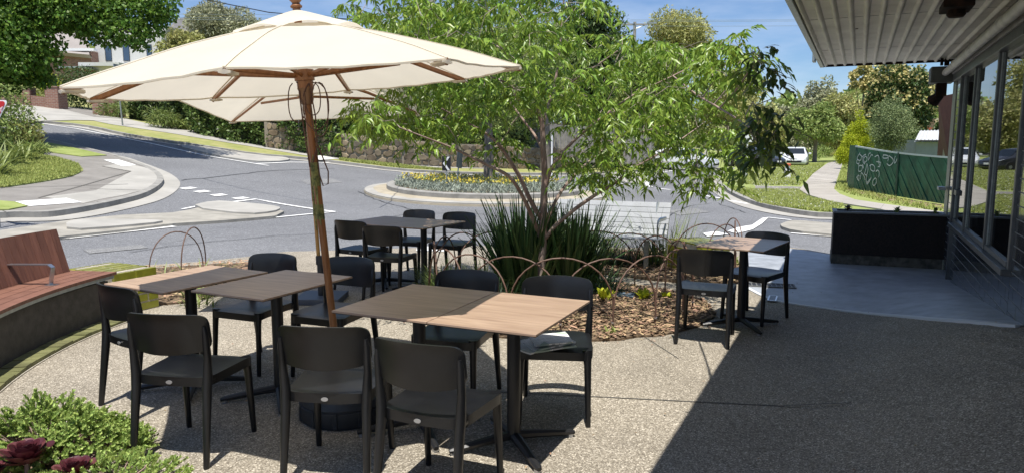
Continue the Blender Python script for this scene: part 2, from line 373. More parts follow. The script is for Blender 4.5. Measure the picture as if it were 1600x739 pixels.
def brick_mat(name, c1, c2, mortar, scale=1.0):
    m = bpy.data.materials.new(name); m.use_nodes = True; t = m.node_tree; b = t.nodes['Principled BSDF']; N = t.nodes; L = t.links
    b.inputs['Roughness'].default_value = .9
    br = N.new('ShaderNodeTexBrick'); br.inputs['Color1'].default_value = (*c1, 1); br.inputs['Color2'].default_value = (*c2, 1); br.inputs['Mortar'].default_value = (*mortar, 1)
    br.inputs['Scale'].default_value = scale; br.inputs['Brick Width'].default_value = .24; br.inputs['Row Height'].default_value = .086; br.inputs['Mortar Size'].default_value = .008
    tcn = N.new('ShaderNodeTexCoord'); sx = N.new('ShaderNodeSeparateXYZ'); ad = N.new('ShaderNodeMath'); ad.operation = 'ADD'; cx = N.new('ShaderNodeCombineXYZ')
    L.new(tcn.outputs['Object'], sx.inputs[0]); L.new(sx.outputs[0], ad.inputs[0]); L.new(sx.outputs[1], ad.inputs[1]); L.new(ad.outputs[0], cx.inputs[0]); L.new(sx.outputs[2], cx.inputs[1]); L.new(cx.outputs[0], br.inputs[0])
    L.new(br.outputs[0], b.inputs['Base Color']); MATS[name] = m; return m
M_brickfar = brick_mat('far_brickwork', (.22, .10, .07), (.30, .16, .11), (.34, .30, .26))
def print_mat():
    m = bpy.data.materials.new('newsprint'); m.use_nodes = True; t = m.node_tree; b = t.nodes['Principled BSDF']; N = t.nodes; L = t.links
    b.inputs['Roughness'].default_value = .8
    tcn = N.new('ShaderNodeTexCoord'); mpn = N.new('ShaderNodeMapping'); mpn.inputs['Scale'].default_value = (1, 1, 1); L.new(tcn.outputs['Object'], mpn.inputs[0])
    br = N.new('ShaderNodeTexBrick'); br.inputs['Scale'].default_value = 1; br.inputs['Brick Width'].default_value = .052; br.inputs['Row Height'].default_value = .006; br.inputs['Mortar Size'].default_value = .0016
    br.inputs['Color1'].default_value = (.33, .33, .34, 1); br.inputs['Color2'].default_value = (.68, .68, .67, 1); br.inputs['Mortar'].default_value = (.82, .81, .78, 1); br.offset = 0
    n = N.new('ShaderNodeTexVoronoi'); n.inputs['Scale'].default_value = 11; L.new(mpn.outputs[0], n.inputs[0]); L.new(mpn.outputs[0], br.inputs[0])
    sp = N.new('ShaderNodeSeparateColor'); L.new(n.outputs['Color'], sp.inputs[0]); gt = N.new('ShaderNodeMath'); gt.operation = 'GREATER_THAN'; gt.inputs[1].default_value = .62; L.new(sp.outputs[0], gt.inputs[0])
    mxn = N.new('ShaderNodeMix'); mxn.data_type = 'RGBA'; L.new(gt.outputs[0], mxn.inputs[0]); L.new(br.outputs[0], mxn.inputs[6]); mxn.inputs[7].default_value = (.82, .81, .78, 1)
    gt2 = N.new('ShaderNodeMath'); gt2.operation = 'GREATER_THAN'; gt2.inputs[1].default_value = .82; L.new(sp.outputs[1], gt2.inputs[0])
    mx2 = N.new('ShaderNodeMix'); mx2.data_type = 'RGBA'; L.new(gt2.outputs[0], mx2.inputs[0]); L.new(mxn.outputs[2], mx2.inputs[6]); mx2.inputs[7].default_value = (.38, .45, .38, 1)
    L.new(mx2.outputs[2], b.inputs['Base Color']); return m
M_news = print_mat()

# ------------------------------------------------------------ draped sheets
def resample(poly, step=.5, closed=True):
    out = []; n = len(poly)
    for i in range(n if closed else n-1):
        a = poly[i]; b = poly[(i+1) % n]; l = math.hypot(b[0]-a[0], b[1]-a[1]); k = max(1, int(l/step))
        for j in range(k): out.append((a[0]+(b[0]-a[0])*j/k, a[1]+(b[1]-a[1])*j/k))
    if not closed: out.append(poly[-1])
    return out
def smooth_poly(poly, it=2, closed=True):
    for _ in range(it):
        out = []; n = len(poly)
        for i in range(n if closed else n-1):
            a = poly[i]; b = poly[(i+1) % n]
            out += [(a[0]*.75+b[0]*.25, a[1]*.75+b[1]*.25), (a[0]*.25+b[0]*.75, a[1]*.25+b[1]*.75)]
        if not closed: out = [poly[0]]+out+[poly[-1]]
        poly = out
    return poly
def inside(poly, x, y):
    c = False; j = len(poly)-1
    for i in range(len(poly)):
        xi, yi = poly[i]; xj, yj = poly[j]
        if (yi > y) != (yj > y) and x < (xj-xi)*(y-yi)/(yj-yi)+xi: c = not c
        j = i
    return c
def drape(name, poly, h, mt, side=0.0, zf=None, step=.7, kind='structure', parent=None, smooth=0):
    zf = zf or T
    if smooth: poly = smooth_poly(poly, smooth)
    poly = resample(poly, step)
    xs = [p[0] for p in poly]; ys = [p[1] for p in poly]
    pts = [Vector(p) for p in poly]; nb = len(pts)
    gx = math.floor(min(xs)/step)*step
    while gx < max(xs):
        gy = math.floor(min(ys)/step)*step
        while gy < max(ys):
            if inside(poly, gx, gy): pts.append(Vector((gx, gy)))
            gy += step
        gx += step
    edges = [(i, (i+1) % nb) for i in range(nb)]
    vs, es, fs, *_ = geometry.delaunay_2d_cdt(pts, edges, [], 1, 1e-5)
    mb = MB(); mb.v = [(v.x, v.y, zf(v.x, v.y)+h) for v in vs]; mb.f = [tuple(f) for f in fs]
    # make all faces point up
    for i, f in enumerate(mb.f):
        a, b, c = [Vector(mb.v[k]) for k in f[:3]]
        if (b-a).cross(c-a).z < 0: mb.f[i] = tuple(reversed(f))
    if side:
        area = sum(poly[i][0]*poly[(i+1) % nb][1]-poly[(i+1) % nb][0]*poly[i][1] for i in range(nb))
        b0 = len(mb.v)
        for x, y in poly: mb.v += [(x, y, zf(x, y)+h), (x, y, zf(x, y)+h-side)]
        for i in range(nb):
            j = (i+1) % nb; q = (b0+2*i, b0+2*i+1, b0+2*j+1, b0+2*j)
            mb.f.append(q if area > 0 else q[::-1])
    return mb.build(name, mt, parent, kind=kind)
def offset_path(path, d):
    out = []
    for i, p in enumerate(path):
        a = Vector(path[max(i-1, 0)]); b = Vector(path[min(i+1, len(path)-1)]); t = (b-a).normalized()
        out.append((p[0]-t.y*d, p[1]+t.x*d))
    return out
def ribbon(path, d0, d1): return offset_path(path, d0)+offset_path(path, d1)[::-1]

# the one ground sheet (asphalt level is 0.1 below footpath level)
def ground():
    xs = [-400, -250, -160, -110, -85]+[-70+.8*i for i in range(176)]+[85, 110, 160, 250, 400]
    ys = [-120, -60, -30]+[-12+.8*i for i in range(135)]+[105, 125, 160, 220, 300, 420]
    mb = MB(); w = len(ys)
    for x in xs:
        for y in ys: mb.v.append((x, y, T(x, y)-.10))
    for i in range(len(xs)-1):
        for j in range(w-1): a = i*w+j; mb.f.append((a, a+w, a+w+1, a+1))
    mb.build('road', M_asphalt, kind='structure', smooth=180)
ground()

# ------------------------------------------------------------ shop wall axis
WE = Vector((5.54, 9.03)); WD = Vector((-.4364, -.8997)); WN = Vector((-.8997, .4364))   # end point, along towards camera, outward normal
def wp(s, n=0.0, z=0.0): p = WE+WD*s+WN*n; return Vector((p.x, p.y, z))
def sstep(t): t = max(0, min(1, t)); return t*t*(3-2*t)
def patio(x, y):
    p = Vector((x, y))-WE; s = p.dot(WD); n = p.dot(WN)
    r = max(0, min(.42, (s-.95)*.104))*sstep(1-n/1.25) if n > -.5 else max(0, min(.42, (s-.95)*.104))
    return max(0.0, T(x, y)-.03)+r

def atP(px, py):
    u, fw, up = _ray(px, py); t = 2.0
    while t < 40:
        if EYE+up*t < patio(u*t, fw*t): break
        t += .01
    return (u*t, fw*t)
# patio sheet
edge_far = [G(322, 406.5), G(400, 398), G(445, 391.5), G(505, 391), (-.6, 11.25), (1.3, 11.2), (3.1, 10.75), G(1236, 387), G(1254, 389), G(1296, 396)]
patio_poly = [(-5.2, 9.3)]+edge_far+[(5.9, 9.9), (6.3, 8.6), (1.5, -1.2), (-8, -1.2), (-8, 7.0)]
drape('patio_paving', patio_poly, 0.0, M_agg, side=.14, zf=patio, step=.2)
conc_poly = [atP(1130, 436), atP(1160, 446), atP(1200, 468), atP(1240, 475.5), atP(1320, 484.5), atP(1400, 492.5), atP(1480, 501), atP(1560, 507), atP(1590, 510), (4.9, 5.3), (6.1, 8.7), (5.75, 9.75), at(1296, 398), at(1254, 391), at(1236, 389), (3.45, 10.6), (3.12, 9.4)]
drape('concrete_apron', conc_poly, .008, M_slab_cool, side=.03, zf=patio, step=.15)
ap = [atP(1160, 446), atP(1200, 468), atP(1240, 475.5), atP(1320, 484.5), atP(1400, 492.5), atP(1480, 501), atP(1560, 507), atP(1590, 510)]
drape('apron_edge_strip', ribbon(resample(smooth_poly(ap, 2, False), .12, False), -.022, .022), .012, mat('pale_edge', (.62, .64, .66), .6), side=.03, zf=patio, step=.12)
# thin saw cuts in the paving, set as dark joints
def joint(p0, p1, w=.006, zf=patio, name='paving_joint', h=.004):
    drape(name, ribbon(resample([p0, p1], .4, False), -w, w), h, mat('joint_sand', (.09, .085, .075), .9), zf=zf, step=.4)
joint(at(560, 470), at(612, 445)); joint(at(540, 560), at(760, 540)); joint(at(700, 608), at(1330, 640)); joint(at(935, 480), at(1060, 560), .004)

# ------------------------------------------------------------ roads edges, verges, islands
RO = -.10
def tz(x, y): return T(x, y)
# left corner: gutter, kerb, path, lawns
kerbL = [(-14.5, 8.5)]+PG([(0, 335), (24, 333), (71, 334), (110, 329), (159, 320), (191, 313), (224, 305), (247, 293), (257, 282), (252, 273), (240, 265), (218, 256), (195, 248), (182, 243)])+PG([(130, 231), (60, 214), (-60, 190)])+[(-34, 30)]
cornerL = smooth_poly(kerbL, 2, False)
drape('left_gutter', ribbon(cornerL, -.42, .02), RO+.014, M_conc, step=.5)
drape('left_footpath', cornerL+[(-45, 34), (-45, 4)], .02, M_path_dark, side=.13, step=.8)
drape('left_kerb', ribbon(cornerL, -.004, .16), .028, M_kerb, side=.14, step=.5)
drape('pale_corner_paving', PG([(70, 310), (150, 300), (205, 270), (160, 262), (195, 256), (245, 268), (250, 284), (222, 300), (190, 308), (160, 313), (130, 320)]), .026, M_conc, step=.5)
drape('left_lawn', PG([(-90, 300), (0, 297), (65, 287), (110, 279), (130, 270), (122, 259), (88, 249), (50, 243), (0, 240), (-120, 236)]), .05, M_lawn, side=.04, step=.6, smooth=1)
drape('roadside_lawn', PG([(-60, 205), (20, 213), (60, 222), (105, 231), (167, 245), (128, 247), (85, 241), (45, 236), (-60, 225)]), .045, M_lawn, side=.04, step=.6)
drape('corner_lawn', PG([(-60, 318), (0, 317), (22, 319), (43, 325), (14, 331), (-60, 333)]), .045, M_lawn, side=.04, step=.5)
for k, pl in enumerate(([(24, 318), (104, 312), (128, 319), (46, 325)], [(162, 252), (185, 251.5), (213, 260), (192, 262)])):
    drape('white_ramp_patch', PG(pl), .031, M_white, step=.6)
def pl_joint(a, b, zoff=.034): joint(G(*a), G(*b), .012, T, 'paving_joint', zoff)
pl_joint((0, 296), (200, 290)); pl_joint((60, 312), (205, 270)); pl_joint((205, 270), (160, 262)); pl_joint((140, 297), (222, 300))
# medians
def island(name, px, mt, h=.0, side=.1, sm=1): return drape(name, PG(px, RO+.05), h+RO+.06, mt, side=side, step=.5, smooth=sm)
island('median_island', [(-90, 372), (0, 361), (110, 345), (190, 337), (270, 333), (300, 328), (335, 318), (372, 321), (425, 326), (444, 331), (430, 338), (390, 342), (340, 346), (273, 350), (190, 360), (105, 369), (0, 385), (-90, 396)], M_conc_old, sm=0)
drape('median_slab', PG([(295, 329.5), (333, 319.5), (372, 322), (425, 327), (441, 331), (428, 337), (388, 341)], RO), RO+.10, M_conc, side=.06, step=.5, smooth=1)
drape('median_slab', PG([(104, 353), (150, 350), (245, 351), (258, 354), (190, 361), (105, 367)], RO), RO+.10, M_conc, side=.06, step=.5, smooth=1)
island('splitter_island', [(268, 226), (330, 229), (400, 240), (445, 246), (456, 250), (430, 253), (395, 252), (335, 243)], M_conc, sm=1)
island('right_splitter_island', [(945, 272), (985, 264), (1003, 264), (1012, 282), (1005, 288), (965, 284)], M_conc, sm=1)
island('near_right_island', [(1216, 353), (1228, 347), (1243, 344.5), (1300, 349.5), (1380, 356), (1380, 374), (1300, 366.5), (1240, 361)], M_conc_old, sm=1)
# roundabout
RC = (-.85, 23.0)
def circ(r, n=56, c=RC, sx=1, sy=1): return [(c[0]+sx*r*math.cos(2*math.pi*k/n), c[1]+sy*r*math.sin(2*math.pi*k/n)) for k in range(n)]
def rz(x, y):
    d = math.hypot(x-RC[0], y-RC[1]); return T(x, y)-.10+.10+.14*sstep((3.85-d)/.75)
mb = MB(); radii = [3.87, 3.85, 3.4, 3.12]; n = 64
for r_ in radii:
    for k in range(n):
        x = RC[0]+r_*math.cos(2*math.pi*k/n); y = RC[1]+r_*math.sin(2*math.pi*k/n); mb.v.append((x, y, -.12 if r_ > 3.86 else (T(x, y)-.04 if r_ > 3.8 else T(x, y)+.05)))
for i in range(3):
    for k in range(n): a = i*n+k; b = i*n+(k+1) % n; mb.f.append((a, b, b+n, a+n))
mb.build('roundabout_apron', mat('sandy_concrete', (.42, .37, .28), .9, .2, var=.25, vscale=2, bump=.3, bscale=50), kind='structure')
drape('roundabout_outer_edge', ribbon(circ(3.62)+[circ(3.62)[0]], -.22, .22), 0, M_conc, zf=lambda x, y: T(x, y)-.035+.028+.06*sstep((3.85-math.hypot(x-RC[0], y-RC[1]))/.7), side=.08, step=.5)
mb = MB()
prof = [(3.16, -.1), (3.16, .17), (3.12, .2), (2.95, .2), (2.9, .17), (2.9, 0)]
for k in range(n+1):
    a = 2*math.pi*k/n
    for r_, z in prof: x = RC[0]+r_*math.cos(a); y = RC[1]+r_*math.sin(a); mb.v.append((x, y, T(x, y)+z))
for k in range(n):
    for i in range(len(prof)-1): a = k*6+i; mb.f.append((a, a+6, a+7, a+1))
mb.build('roundabout_kerb', M_kerb, kind='structure')
drape('roundabout_bed', circ(2.95), .13, M_soil, step=.5)
# right verge
kerbR = [(16.5, 60), (12.8, 45)]+PG([(1150, 262), (1128, 271), (1120, 278), (1121, 286), (1133, 296), (1158, 309), (1190, 320), (1243, 330), (1300, 336)])+[(17, 15.5), (26, 12)]
cR = smooth_poly(kerbR, 2, False)
drape('right_gutter', ribbon(cR, -.45, .02), RO+.014, M_conc, step=.5)
drape('right_lawn', cR+[(60, 12), (90, 90), (30, 110)], .0, M_lawn, side=.12, step=1.3)
drape('right_kerb', ribbon(cR, -.004, .16), .02, M_kerb, side=.14, step=.5)
# path in separate slabs
lft = PG([(1312, 251), (1293, 256), (1270, 273), (1249, 298), (1262, 306), (1300, 317), (1375, 329), (1476, 352)]); rgt = PG([(1322, 251), (1316, 258), (1309, 278), (1303, 297), (1312, 305), (1336, 314), (1382, 321), (1476, 334)])
slabmat = objrand('path_slab', [(.33, .305, .27), (.38, .355, .315), (.30, .28, .25)], .9, .3, 40, .3, vs=1.5, vamt=.12)
pathroot = None
for i in range(len(lft)-1):
    a0, a1, b0, b1 = Vector(lft[i]), Vector(lft[i+1]), Vector(rgt[i]), Vector(rgt[i+1])
    k = max(1, int(((a0-a1).length+(b0-b1).length)/2/1.6))
    for j in range(k):
        e = .012/max(.3, (a0-a1).length/k)
        t0, t1 = j/k+e*.5, (j+1)/k-e*.5
        q = [a0.lerp(a1, t0), a0.lerp(a1, t1), b0.lerp(b1, t1), b0.lerp(b1, t0)]
        m_ = MB().hexa([(p.x, p.y, -.05) for p in q]+[(p.x, p.y, .035) for p in q])
        m_.build('path_slab', slabmat, kind='structure')
drape('path_base', lft+rgt[::-1], .012, mat('joint_sand', (.09, .085, .075), .9), step=.8)
drape('crossing_path', PG([(1180, 291), (1252, 293), (1247, 298), (1180, 296)]), .018, M_path_dark, step=.8)
drape('dirt_strip', PG([(1318, 296), (1334, 301), (1404, 317), (1476, 327), (1478, 321), (1404, 312), (1334, 297)]), .01, mat('bare_dirt', (.30, .22, .14), .95, var=.3, vscale=4), step=.8)
# far side
farK = [(-75, 62)]+PG([(30, 188), (100, 192), (150, 199), (182, 207), (240, 217), (325, 229), (400, 241), (470, 246), (530, 253), (627, 265), (705, 269), (800, 271)])+[(4, 37), (9, 44), (14, 56), (20, 75), (30, 110)]
fK = smooth_poly(farK, 1, False)
drape('far_gutter', ribbon(fK, -.4, .02), RO+.014, M_conc, step=.8)
drape('far_verge', fK+[(10, 118), (-85, 118), (-85, 64)], .0, M_dry, side=.12, step=1.5)
drape('far_kerb', ribbon(fK, -.004, .16), .012, M_kerb, side=.14, step=.8)
up = [(-20, 158), (92, 169.5), (195, 186), (240, 196), (286, 202), (400, 223), (478, 238), (560, 250), (660, 259), (780, 262.5)]
lo = [(-20, 176), (60, 181), (130, 186), (172, 195), (260, 208), (400, 231), (478, 244), (560, 253.5), (660, 262), (780, 265)]
drape('far_footpath', PG(up)+PG(lo)[::-1], .014, M_conc, step=.8)
drape('driveway', PG([(-10, 172), (60, 166), (95, 171), (170, 190), (120, 189), (70, 190), (-10, 195)]), .022, M_conc, step=.8)
drape('driveway', PG([(93, 167), (147, 171), (150, 182), (192, 187), (120, 182), (93, 176)]), .02, M_path_dark, step=.8)
drape('far_ramp', PG([(478, 247), (500, 244), (527, 249), (500, 251)]), .018, mat('white_concrete', (.62, .61, .58), .8), step=.6)

# painted lines
def line(px, w=.06, name='lane_line', off=RO, h=.016):
    p = [G(x, y, off) for x, y in px]
    return drape(name, ribbon(resample(p, .5, False), -w, w), off+h, M_white, step=.5)
def dash(px, w=.08): return line(px, w, 'road_dash')
for c in ((294, 295.5), (316, 300.5), (342, 306), (376, 311)):
    drape('road_dash', PG([(c[0]-15, c[1]), (c[0]+4, c[1]-2), (c[0]+15, c[1]), (c[0]-4, c[1]+2)], RO), RO+.016, M_white, step=.5)
line([(358, 317.5), (400, 312.5), (523, 332)], .06); line([(400, 344), (494, 334.5), (523, 332)], .05)
line([(106, 373.5), (190, 364), (273, 355)], .07); line([(-60, 391), (0, 385), (106, 373.5)], .05); line([(285, 328), (345, 316)], .04)
line([(40, 190), (120, 202), (240, 226), (320, 244), (400, 257), (420, 260)], .06); line([(60, 190), (160, 204), (275, 225)], .05); line([(400, 257), (450, 254.5), (527, 255)], .06)
line([(275, 223), (330, 225.5), (400, 237), (470, 244)], .05)
for a, b in (((1024, 295), (1047, 297.5)), ((1063, 300), (1089, 303.5)), ((1101, 307), (1127, 311)), ((1141, 314.5), (1168, 319.5)), ((1098, 285), (1112, 286.5))): dash([a, b], .075)
line([(1008, 279), (1012, 275), (1031, 270.5), (1066, 265), (1119, 260)], .07); line([(1009, 284), (1013, 291), (1018, 293)], .09); line([(960, 287), (1010, 292)], .05)
line([(1000, 271), (1016, 275)], .06); line([(880, 276), (960, 281)], .05)
drape('painted_chevron', PG([(1137, 362), (1155, 356), (1175, 353), (1191, 342), (1201, 341), (1190, 351), (1176, 360), (1150, 366)], RO), RO+.016, M_white, step=.5)
line([(1236, 365.5), (1300, 370.5), (1380, 377)], .05); line([(1200, 341), (1236, 345)], .04)
drape('white_ramp_patch', PG([(1098, 366), (1118, 363), (1139, 368), (1105, 371)], RO), RO+.02, M_white, step=.5)
drape('white_ramp_patch', [(-1.45, 10.65), (-.98, 10.6), (-.98, 11.1), (-1.5, 11.12)], .006, M_white, step=.5)

M_patch = aggregate('road_patch_asphalt', (.125, .127, .132), (.16, .162, .168), (.095, .096, .1), scale=70, big=.25, bump=.3, rough=.85)
M_patch2 = aggregate('worn_asphalt', (.20, .20, .20), (.235, .235, .232), (.165, .164, .162), scale=70, big=.25, bump=.3, rough=.85)
drape('road_patch', PG([(660, 352), (760, 349), (775, 362), (668, 366)], RO), RO+.009, M_patch, step=.5)
drape('road_patch', PG([(1040, 330), (1085, 326), (1110, 332), (1062, 337)], RO), RO+.009, M_patch2, step=.5)
drape('road_patch', PG([(130, 391), (220, 383), (232, 388), (140, 397)], RO), RO+.009, M_patch2, step=.5)
drape('road_patch', PG([(470, 282), (520, 280), (535, 286), (480, 289)], RO), RO+.009, M_patch2, step=.5)
def crack(px, w=.012, name='road_crack'):
    p = resample([G(x, y, RO) for x, y in px], .3, False); rg_ = random.Random(len(px)*7+int(px[0][0])); p = [(x+rg_.gauss(0, .03), y+rg_.gauss(0, .03)) for x, y in p]
    drape(name, ribbon(p, -w, w), RO+.013, mat('crack_seal', (.045, .045, .047), .6), step=.3)
crack([(200, 395), (330, 378), (430, 369), (560, 361)]); crack([(280, 283), (340, 277), (420, 268), (520, 264)], .02); crack([(540, 350), (640, 335), (735, 333), (830, 345)]); crack([(1030, 345), (1080, 322), (1120, 318), (1165, 333)]); crack([(560, 300), (585, 312), (650, 330)], .015)

# grass tufts (uncountable)
def tufts(name, poly, n, hgt=.07, zo=.02, mt=None, wide=.012, seed=1):
    rg = random.Random(seed); xs = [p[0] for p in poly]; ys = [p[1] for p in poly]; mb = MB(); c = 0; tries = 0
    while c < n and tries < n*8:
        tries += 1
        x = rg.uniform(min(xs), max(xs)); y = rg.uniform(min(ys), max(ys))
        if not inside(poly, x, y): continue
        c += 1; z = T(x, y)+zo
        for k in range(3):
            a = rg.uniform(0, 6.28); l = hgt*rg.uniform(.5, 1.3); dx = math.cos(a); dy = math.sin(a); w = wide*rg.uniform(.7, 1.6)
            mb.v += [(x-dy*w, y+dx*w, z), (x+dy*w, y-dx*w, z), (x+dx*l*.6, y+dy*l*.6, z+l)]; mb.f.append((len(mb.v)-3, len(mb.v)-2, len(mb.v)-1))
    o = mb.build(name, mt or M_blade, kind='stuff'); return o
tag(tufts('grass', PG([(0, 297), (65, 287), (110, 279), (130, 270), (122, 259), (88, 249), (50, 243), (-60, 240)]), 9000, .06, .04, seed=2), 'bright green short grass on the lawn behind the curved kerb', 'grass')
tag(tufts('grass', PG([(1185, 318), (1215, 324), (1300, 333), (1318, 322), (1262, 310), (1246, 298), (1180, 298), (1135, 292)]), 9000, .08, .0, seed=3), 'clover and grass between the footpath and the right kerb', 'grass')
tag(tufts('grass', PG([(1128, 284), (1160, 262), (1290, 256), (1250, 290), (1180, 290)]), 14000, .09, .0, seed=4, wide=.02), 'grass around the red topped bollard', 'grass')
tag(tufts('grass', PG([(530, 248), (660, 262), (705, 267), (627, 263), (530, 251)])+[], 3000, .07, 0, seed=5, wide=.02), 'dry grass strip below the stone wall', 'grass')
tag(tufts('grass', PG([(1305, 296), (1334, 306), (1404, 321), (1476, 332), (1476, 325), (1404, 312), (1325, 290), (1322, 262), (1316, 262)]), 4500, .10, .0, seed=6), 'longer grass along the foot of the green fence', 'grass')
tag(tufts('clover_flowers', PG([(1185, 318), (1215, 324), (1300, 333), (1318, 322), (1262, 310), (1246, 298), (1250, 285), (1280, 262), (1160, 264), (1135, 292)]), 1500, .02, .07, mat('clover_white', (.6, .6, .52), .8), .015, seed=7), 'white clover flowers in the right hand verge', 'flowers')

# ============================================================ SHOP BUILDING
shop = thing('shop_building', wp(2, 0, 0), 'tiled shop front with tall windows under a corrugated awning', 'building')
def sp_(s, n, z): p = wp(s, n, z)-shop.location; return p
WA = math.atan2(WD.y, WD.x)
def wbox(mb, s0, s1, n0, n1, z0, z1):
    q = [sp_(s0, n0, 0), sp_(s1, n0, 0), sp_(s1, n1, 0), sp_(s0, n1, 0)]
    return mb.hexa([(p.x, p.y, z0) for p in q]+[(p.x, p.y, z1) for p in q])
SILL = .68; HEAD = 2.38
mb = MB()
wbox(mb, .0, .70, -.25, -.0115, -.2, 2.85); wbox(mb, .70, 1.0, -.25, -.0115, -.2, SILL-.04); wbox(mb, 1.0, 4.27, -.25, -.0115, -.2, SILL-.04); wbox(mb, 4.27, 12, -.25, -.0115, -.2, HEAD)
wbox(mb, .70, 12, -.25, -.02, HEAD, 3.05)
mb.build('wall', M_grout, shop)
mb = MB(); wbox(mb, .0, 12, -5.0, -4.9, -.1, 3.0); wbox(mb, -.0, .1, -4.9, -.25, -.1, 3.0); wbox(mb, 0, 12, -5, -.25, 2.9, 3.0); wbox(mb, 0, 12, -5, -.25, -.15, -.05); mb.build('interior_shell', M_room, shop)
# dark return wall (the part of the building beyond the glass)
mb = MB(); wbox(mb, -.35, -.001, -5, -.0, -.2, 3.05); mb.build('end_wall', mat('tiled_end', (.30, .31, .25), .4, var=.2, vscale=3), shop)
# glazed tiles, one by one
tile_me = {}
def tile(s0, s1, z0, z1, n=0.0, key=None):
    k = (round(s1-s0, 3), round(z1-z0, 3))
    if k not in tile_me:
        m_ = MB(); hw, hz = k[0]/2-.0035, k[1]/2-.0028
        a = math.cos(WA), math.sin(WA); nn = WN
        front = [(-hw+.002, -hz+.002), (hw-.002, -hz+.002), (hw-.002, hz-.002), (-hw+.002, hz-.002)]; back = [(-hw, -hz), (hw, -hz), (hw, hz), (-hw, hz)]
        def P(u, z, d): return (a[0]*u+nn.x*d, a[1]*u+nn.y*d, z)
        m_.v = [P(u, z, -.012) for u, z in back]+[P(u, z, 0) for u, z in front]
        m_.f = [(4, 5, 6, 7), (0, 1, 5, 4), (1, 2, 6, 5), (2, 3, 7, 6), (3, 0, 4, 7)]
        tile_me[k] = m_.mesh('tile')
    o = link('tile', tile_me[k], M_tile, shop); p = sp_((s0+s1)/2, n-.008, 0); o.location = (p.x, p.y, (z0+z1)/2)
TW, TH = .30, .0975
def tile_area(s0, s1, z0, z1, n=0.0, off=0):
    r = 0; z = z0
    while z < z1-.01:
        zz = min(z+TH, z1); x = s0-(TW/2 if (r+off) % 2 else 0)
        while x < s1-.01:
            a, b = max(x, s0), min(x+TW, s1)
            if b-a > .04: tile(a, b, z, zz, n)
            x += TW
        z += TH; r += 1
tile_area(1.02, 4.3, -.0375, .645)
tile_area(4.3, 5.2, 0.195, HEAD)
tile_area(-.34, .66, 0, 2.35); tile_area(.76, 1.02, -.0375, .645)
# frames
fr = MB()
for s0, s1, d in ((.66, .74, .03), (1.73, 1.79, .020), (3.12, 3.18, .020), (4.24, 4.30, .012)):
    z0 = 0 if s0 < .7 else SILL
    m_ = MB(); wbox(m_, s0, s1, -.06, d, z0, HEAD); m_.build('mullion', M_alu, shop, bevel=.004)
m_ = MB(); wbox(m_, .76, 4.3, -.05, .055, SILL-.035, SILL+.015); m_.build('sill', M_alu, shop, bevel=.004)
m_ = MB(); wbox(m_, .762, 4.21, -.04, .012, SILL+.016, SILL+.06); m_.build('bottom_rail', M_alu, shop, bevel=.003)
m_ = MB(); wbox(m_, .0, 4.3, -.05, .045, HEAD+.001, HEAD+.085); m_.build('head_rail', M_alu, shop, bevel=.004)
m_ = MB(); wbox(m_, .76, 1.0, -.03, .02, 1.02, 1.08); m_.build('transom', M_alu, shop, bevel=.003)
for s0, s1, z0 in ((.76, 1.72, SILL+.06), (1.80, 3.10, SILL+.06), (3.19, 4.22, SILL+.06)):
    m_ = MB(); p = [sp_(s0, -.01, 0), sp_(s1, -.01, 0)]
    m_.quad((p[0].x, p[0].y, z0), (p[1].x, p[1].y, z0), (p[1].x, p[1].y, HEAD), (p[0].x, p[0].y, HEAD)); w = m_.build('window', M_pane, shop)
    for e0, e1 in ((s0+.001, s0+.012), (s1-.012, s1-.001)): m2 = MB(); wbox(m2, e0, e1, -.008, .002, z0+.001, HEAD-.001); m2.build('window_trim', M_galv, w)
# fascia, pipe, awning
m_ = MB(); wbox(m_, -.02, 12, -.019, .03, HEAD+.09, 2.72); m_.build('fascia_board', M_paintwall, shop)
m_ = MB(); wbox(m_, -.02, 12, .031, .06, HEAD+.09, HEAD+.17); m_.build('fascia_moulding', M_paintwall, shop, bevel=.006)
m_ = MB(); m_.tube([sp_(-.12, .12, 2.50), sp_(12, .12, 2.56)], .042, 12)
for s in (.9, 2.4, 3.9): m_.tube([sp_(s-.02, .12, 2.508+s*.005), sp_(s+.02, .12, 2.508+s*.005)], .048, 12)
m_.build('drain_pipe', M_pvc, shop, smooth=50)
m_ = MB(); wbox(m_, -.42, -.08, .02, .28, 2.38, 2.58); m_.build('meter_box', mat('grey_box', (.10, .105, .10), .6), shop, bevel=.01)
m_ = MB(); m_.tube([sp_(-.25, .10, 2.6), sp_(-.25, .10, 2.70)], .03, 8); m_.tube([sp_(-.2, .16, 2.6), sp_(-.2, .16, 2.70)], .018, 8); m_.build('conduit', M_rustdark, shop)
fl = MB(); wbox(fl, -.38, -.22, .08, .20, 2.22, 2.38); fl.tube([sp_(-.28, .14, 2.24), sp_(-.36, .22, 2.16)], [.05, .085], 12); fl.build('flood_light', M_rustdark, shop, bevel=.004)
m_ = MB(); wbox(m_, -.30, -.06, .02, .10, 1.02, 1.06); m_.build('bracket', M_galv, shop)
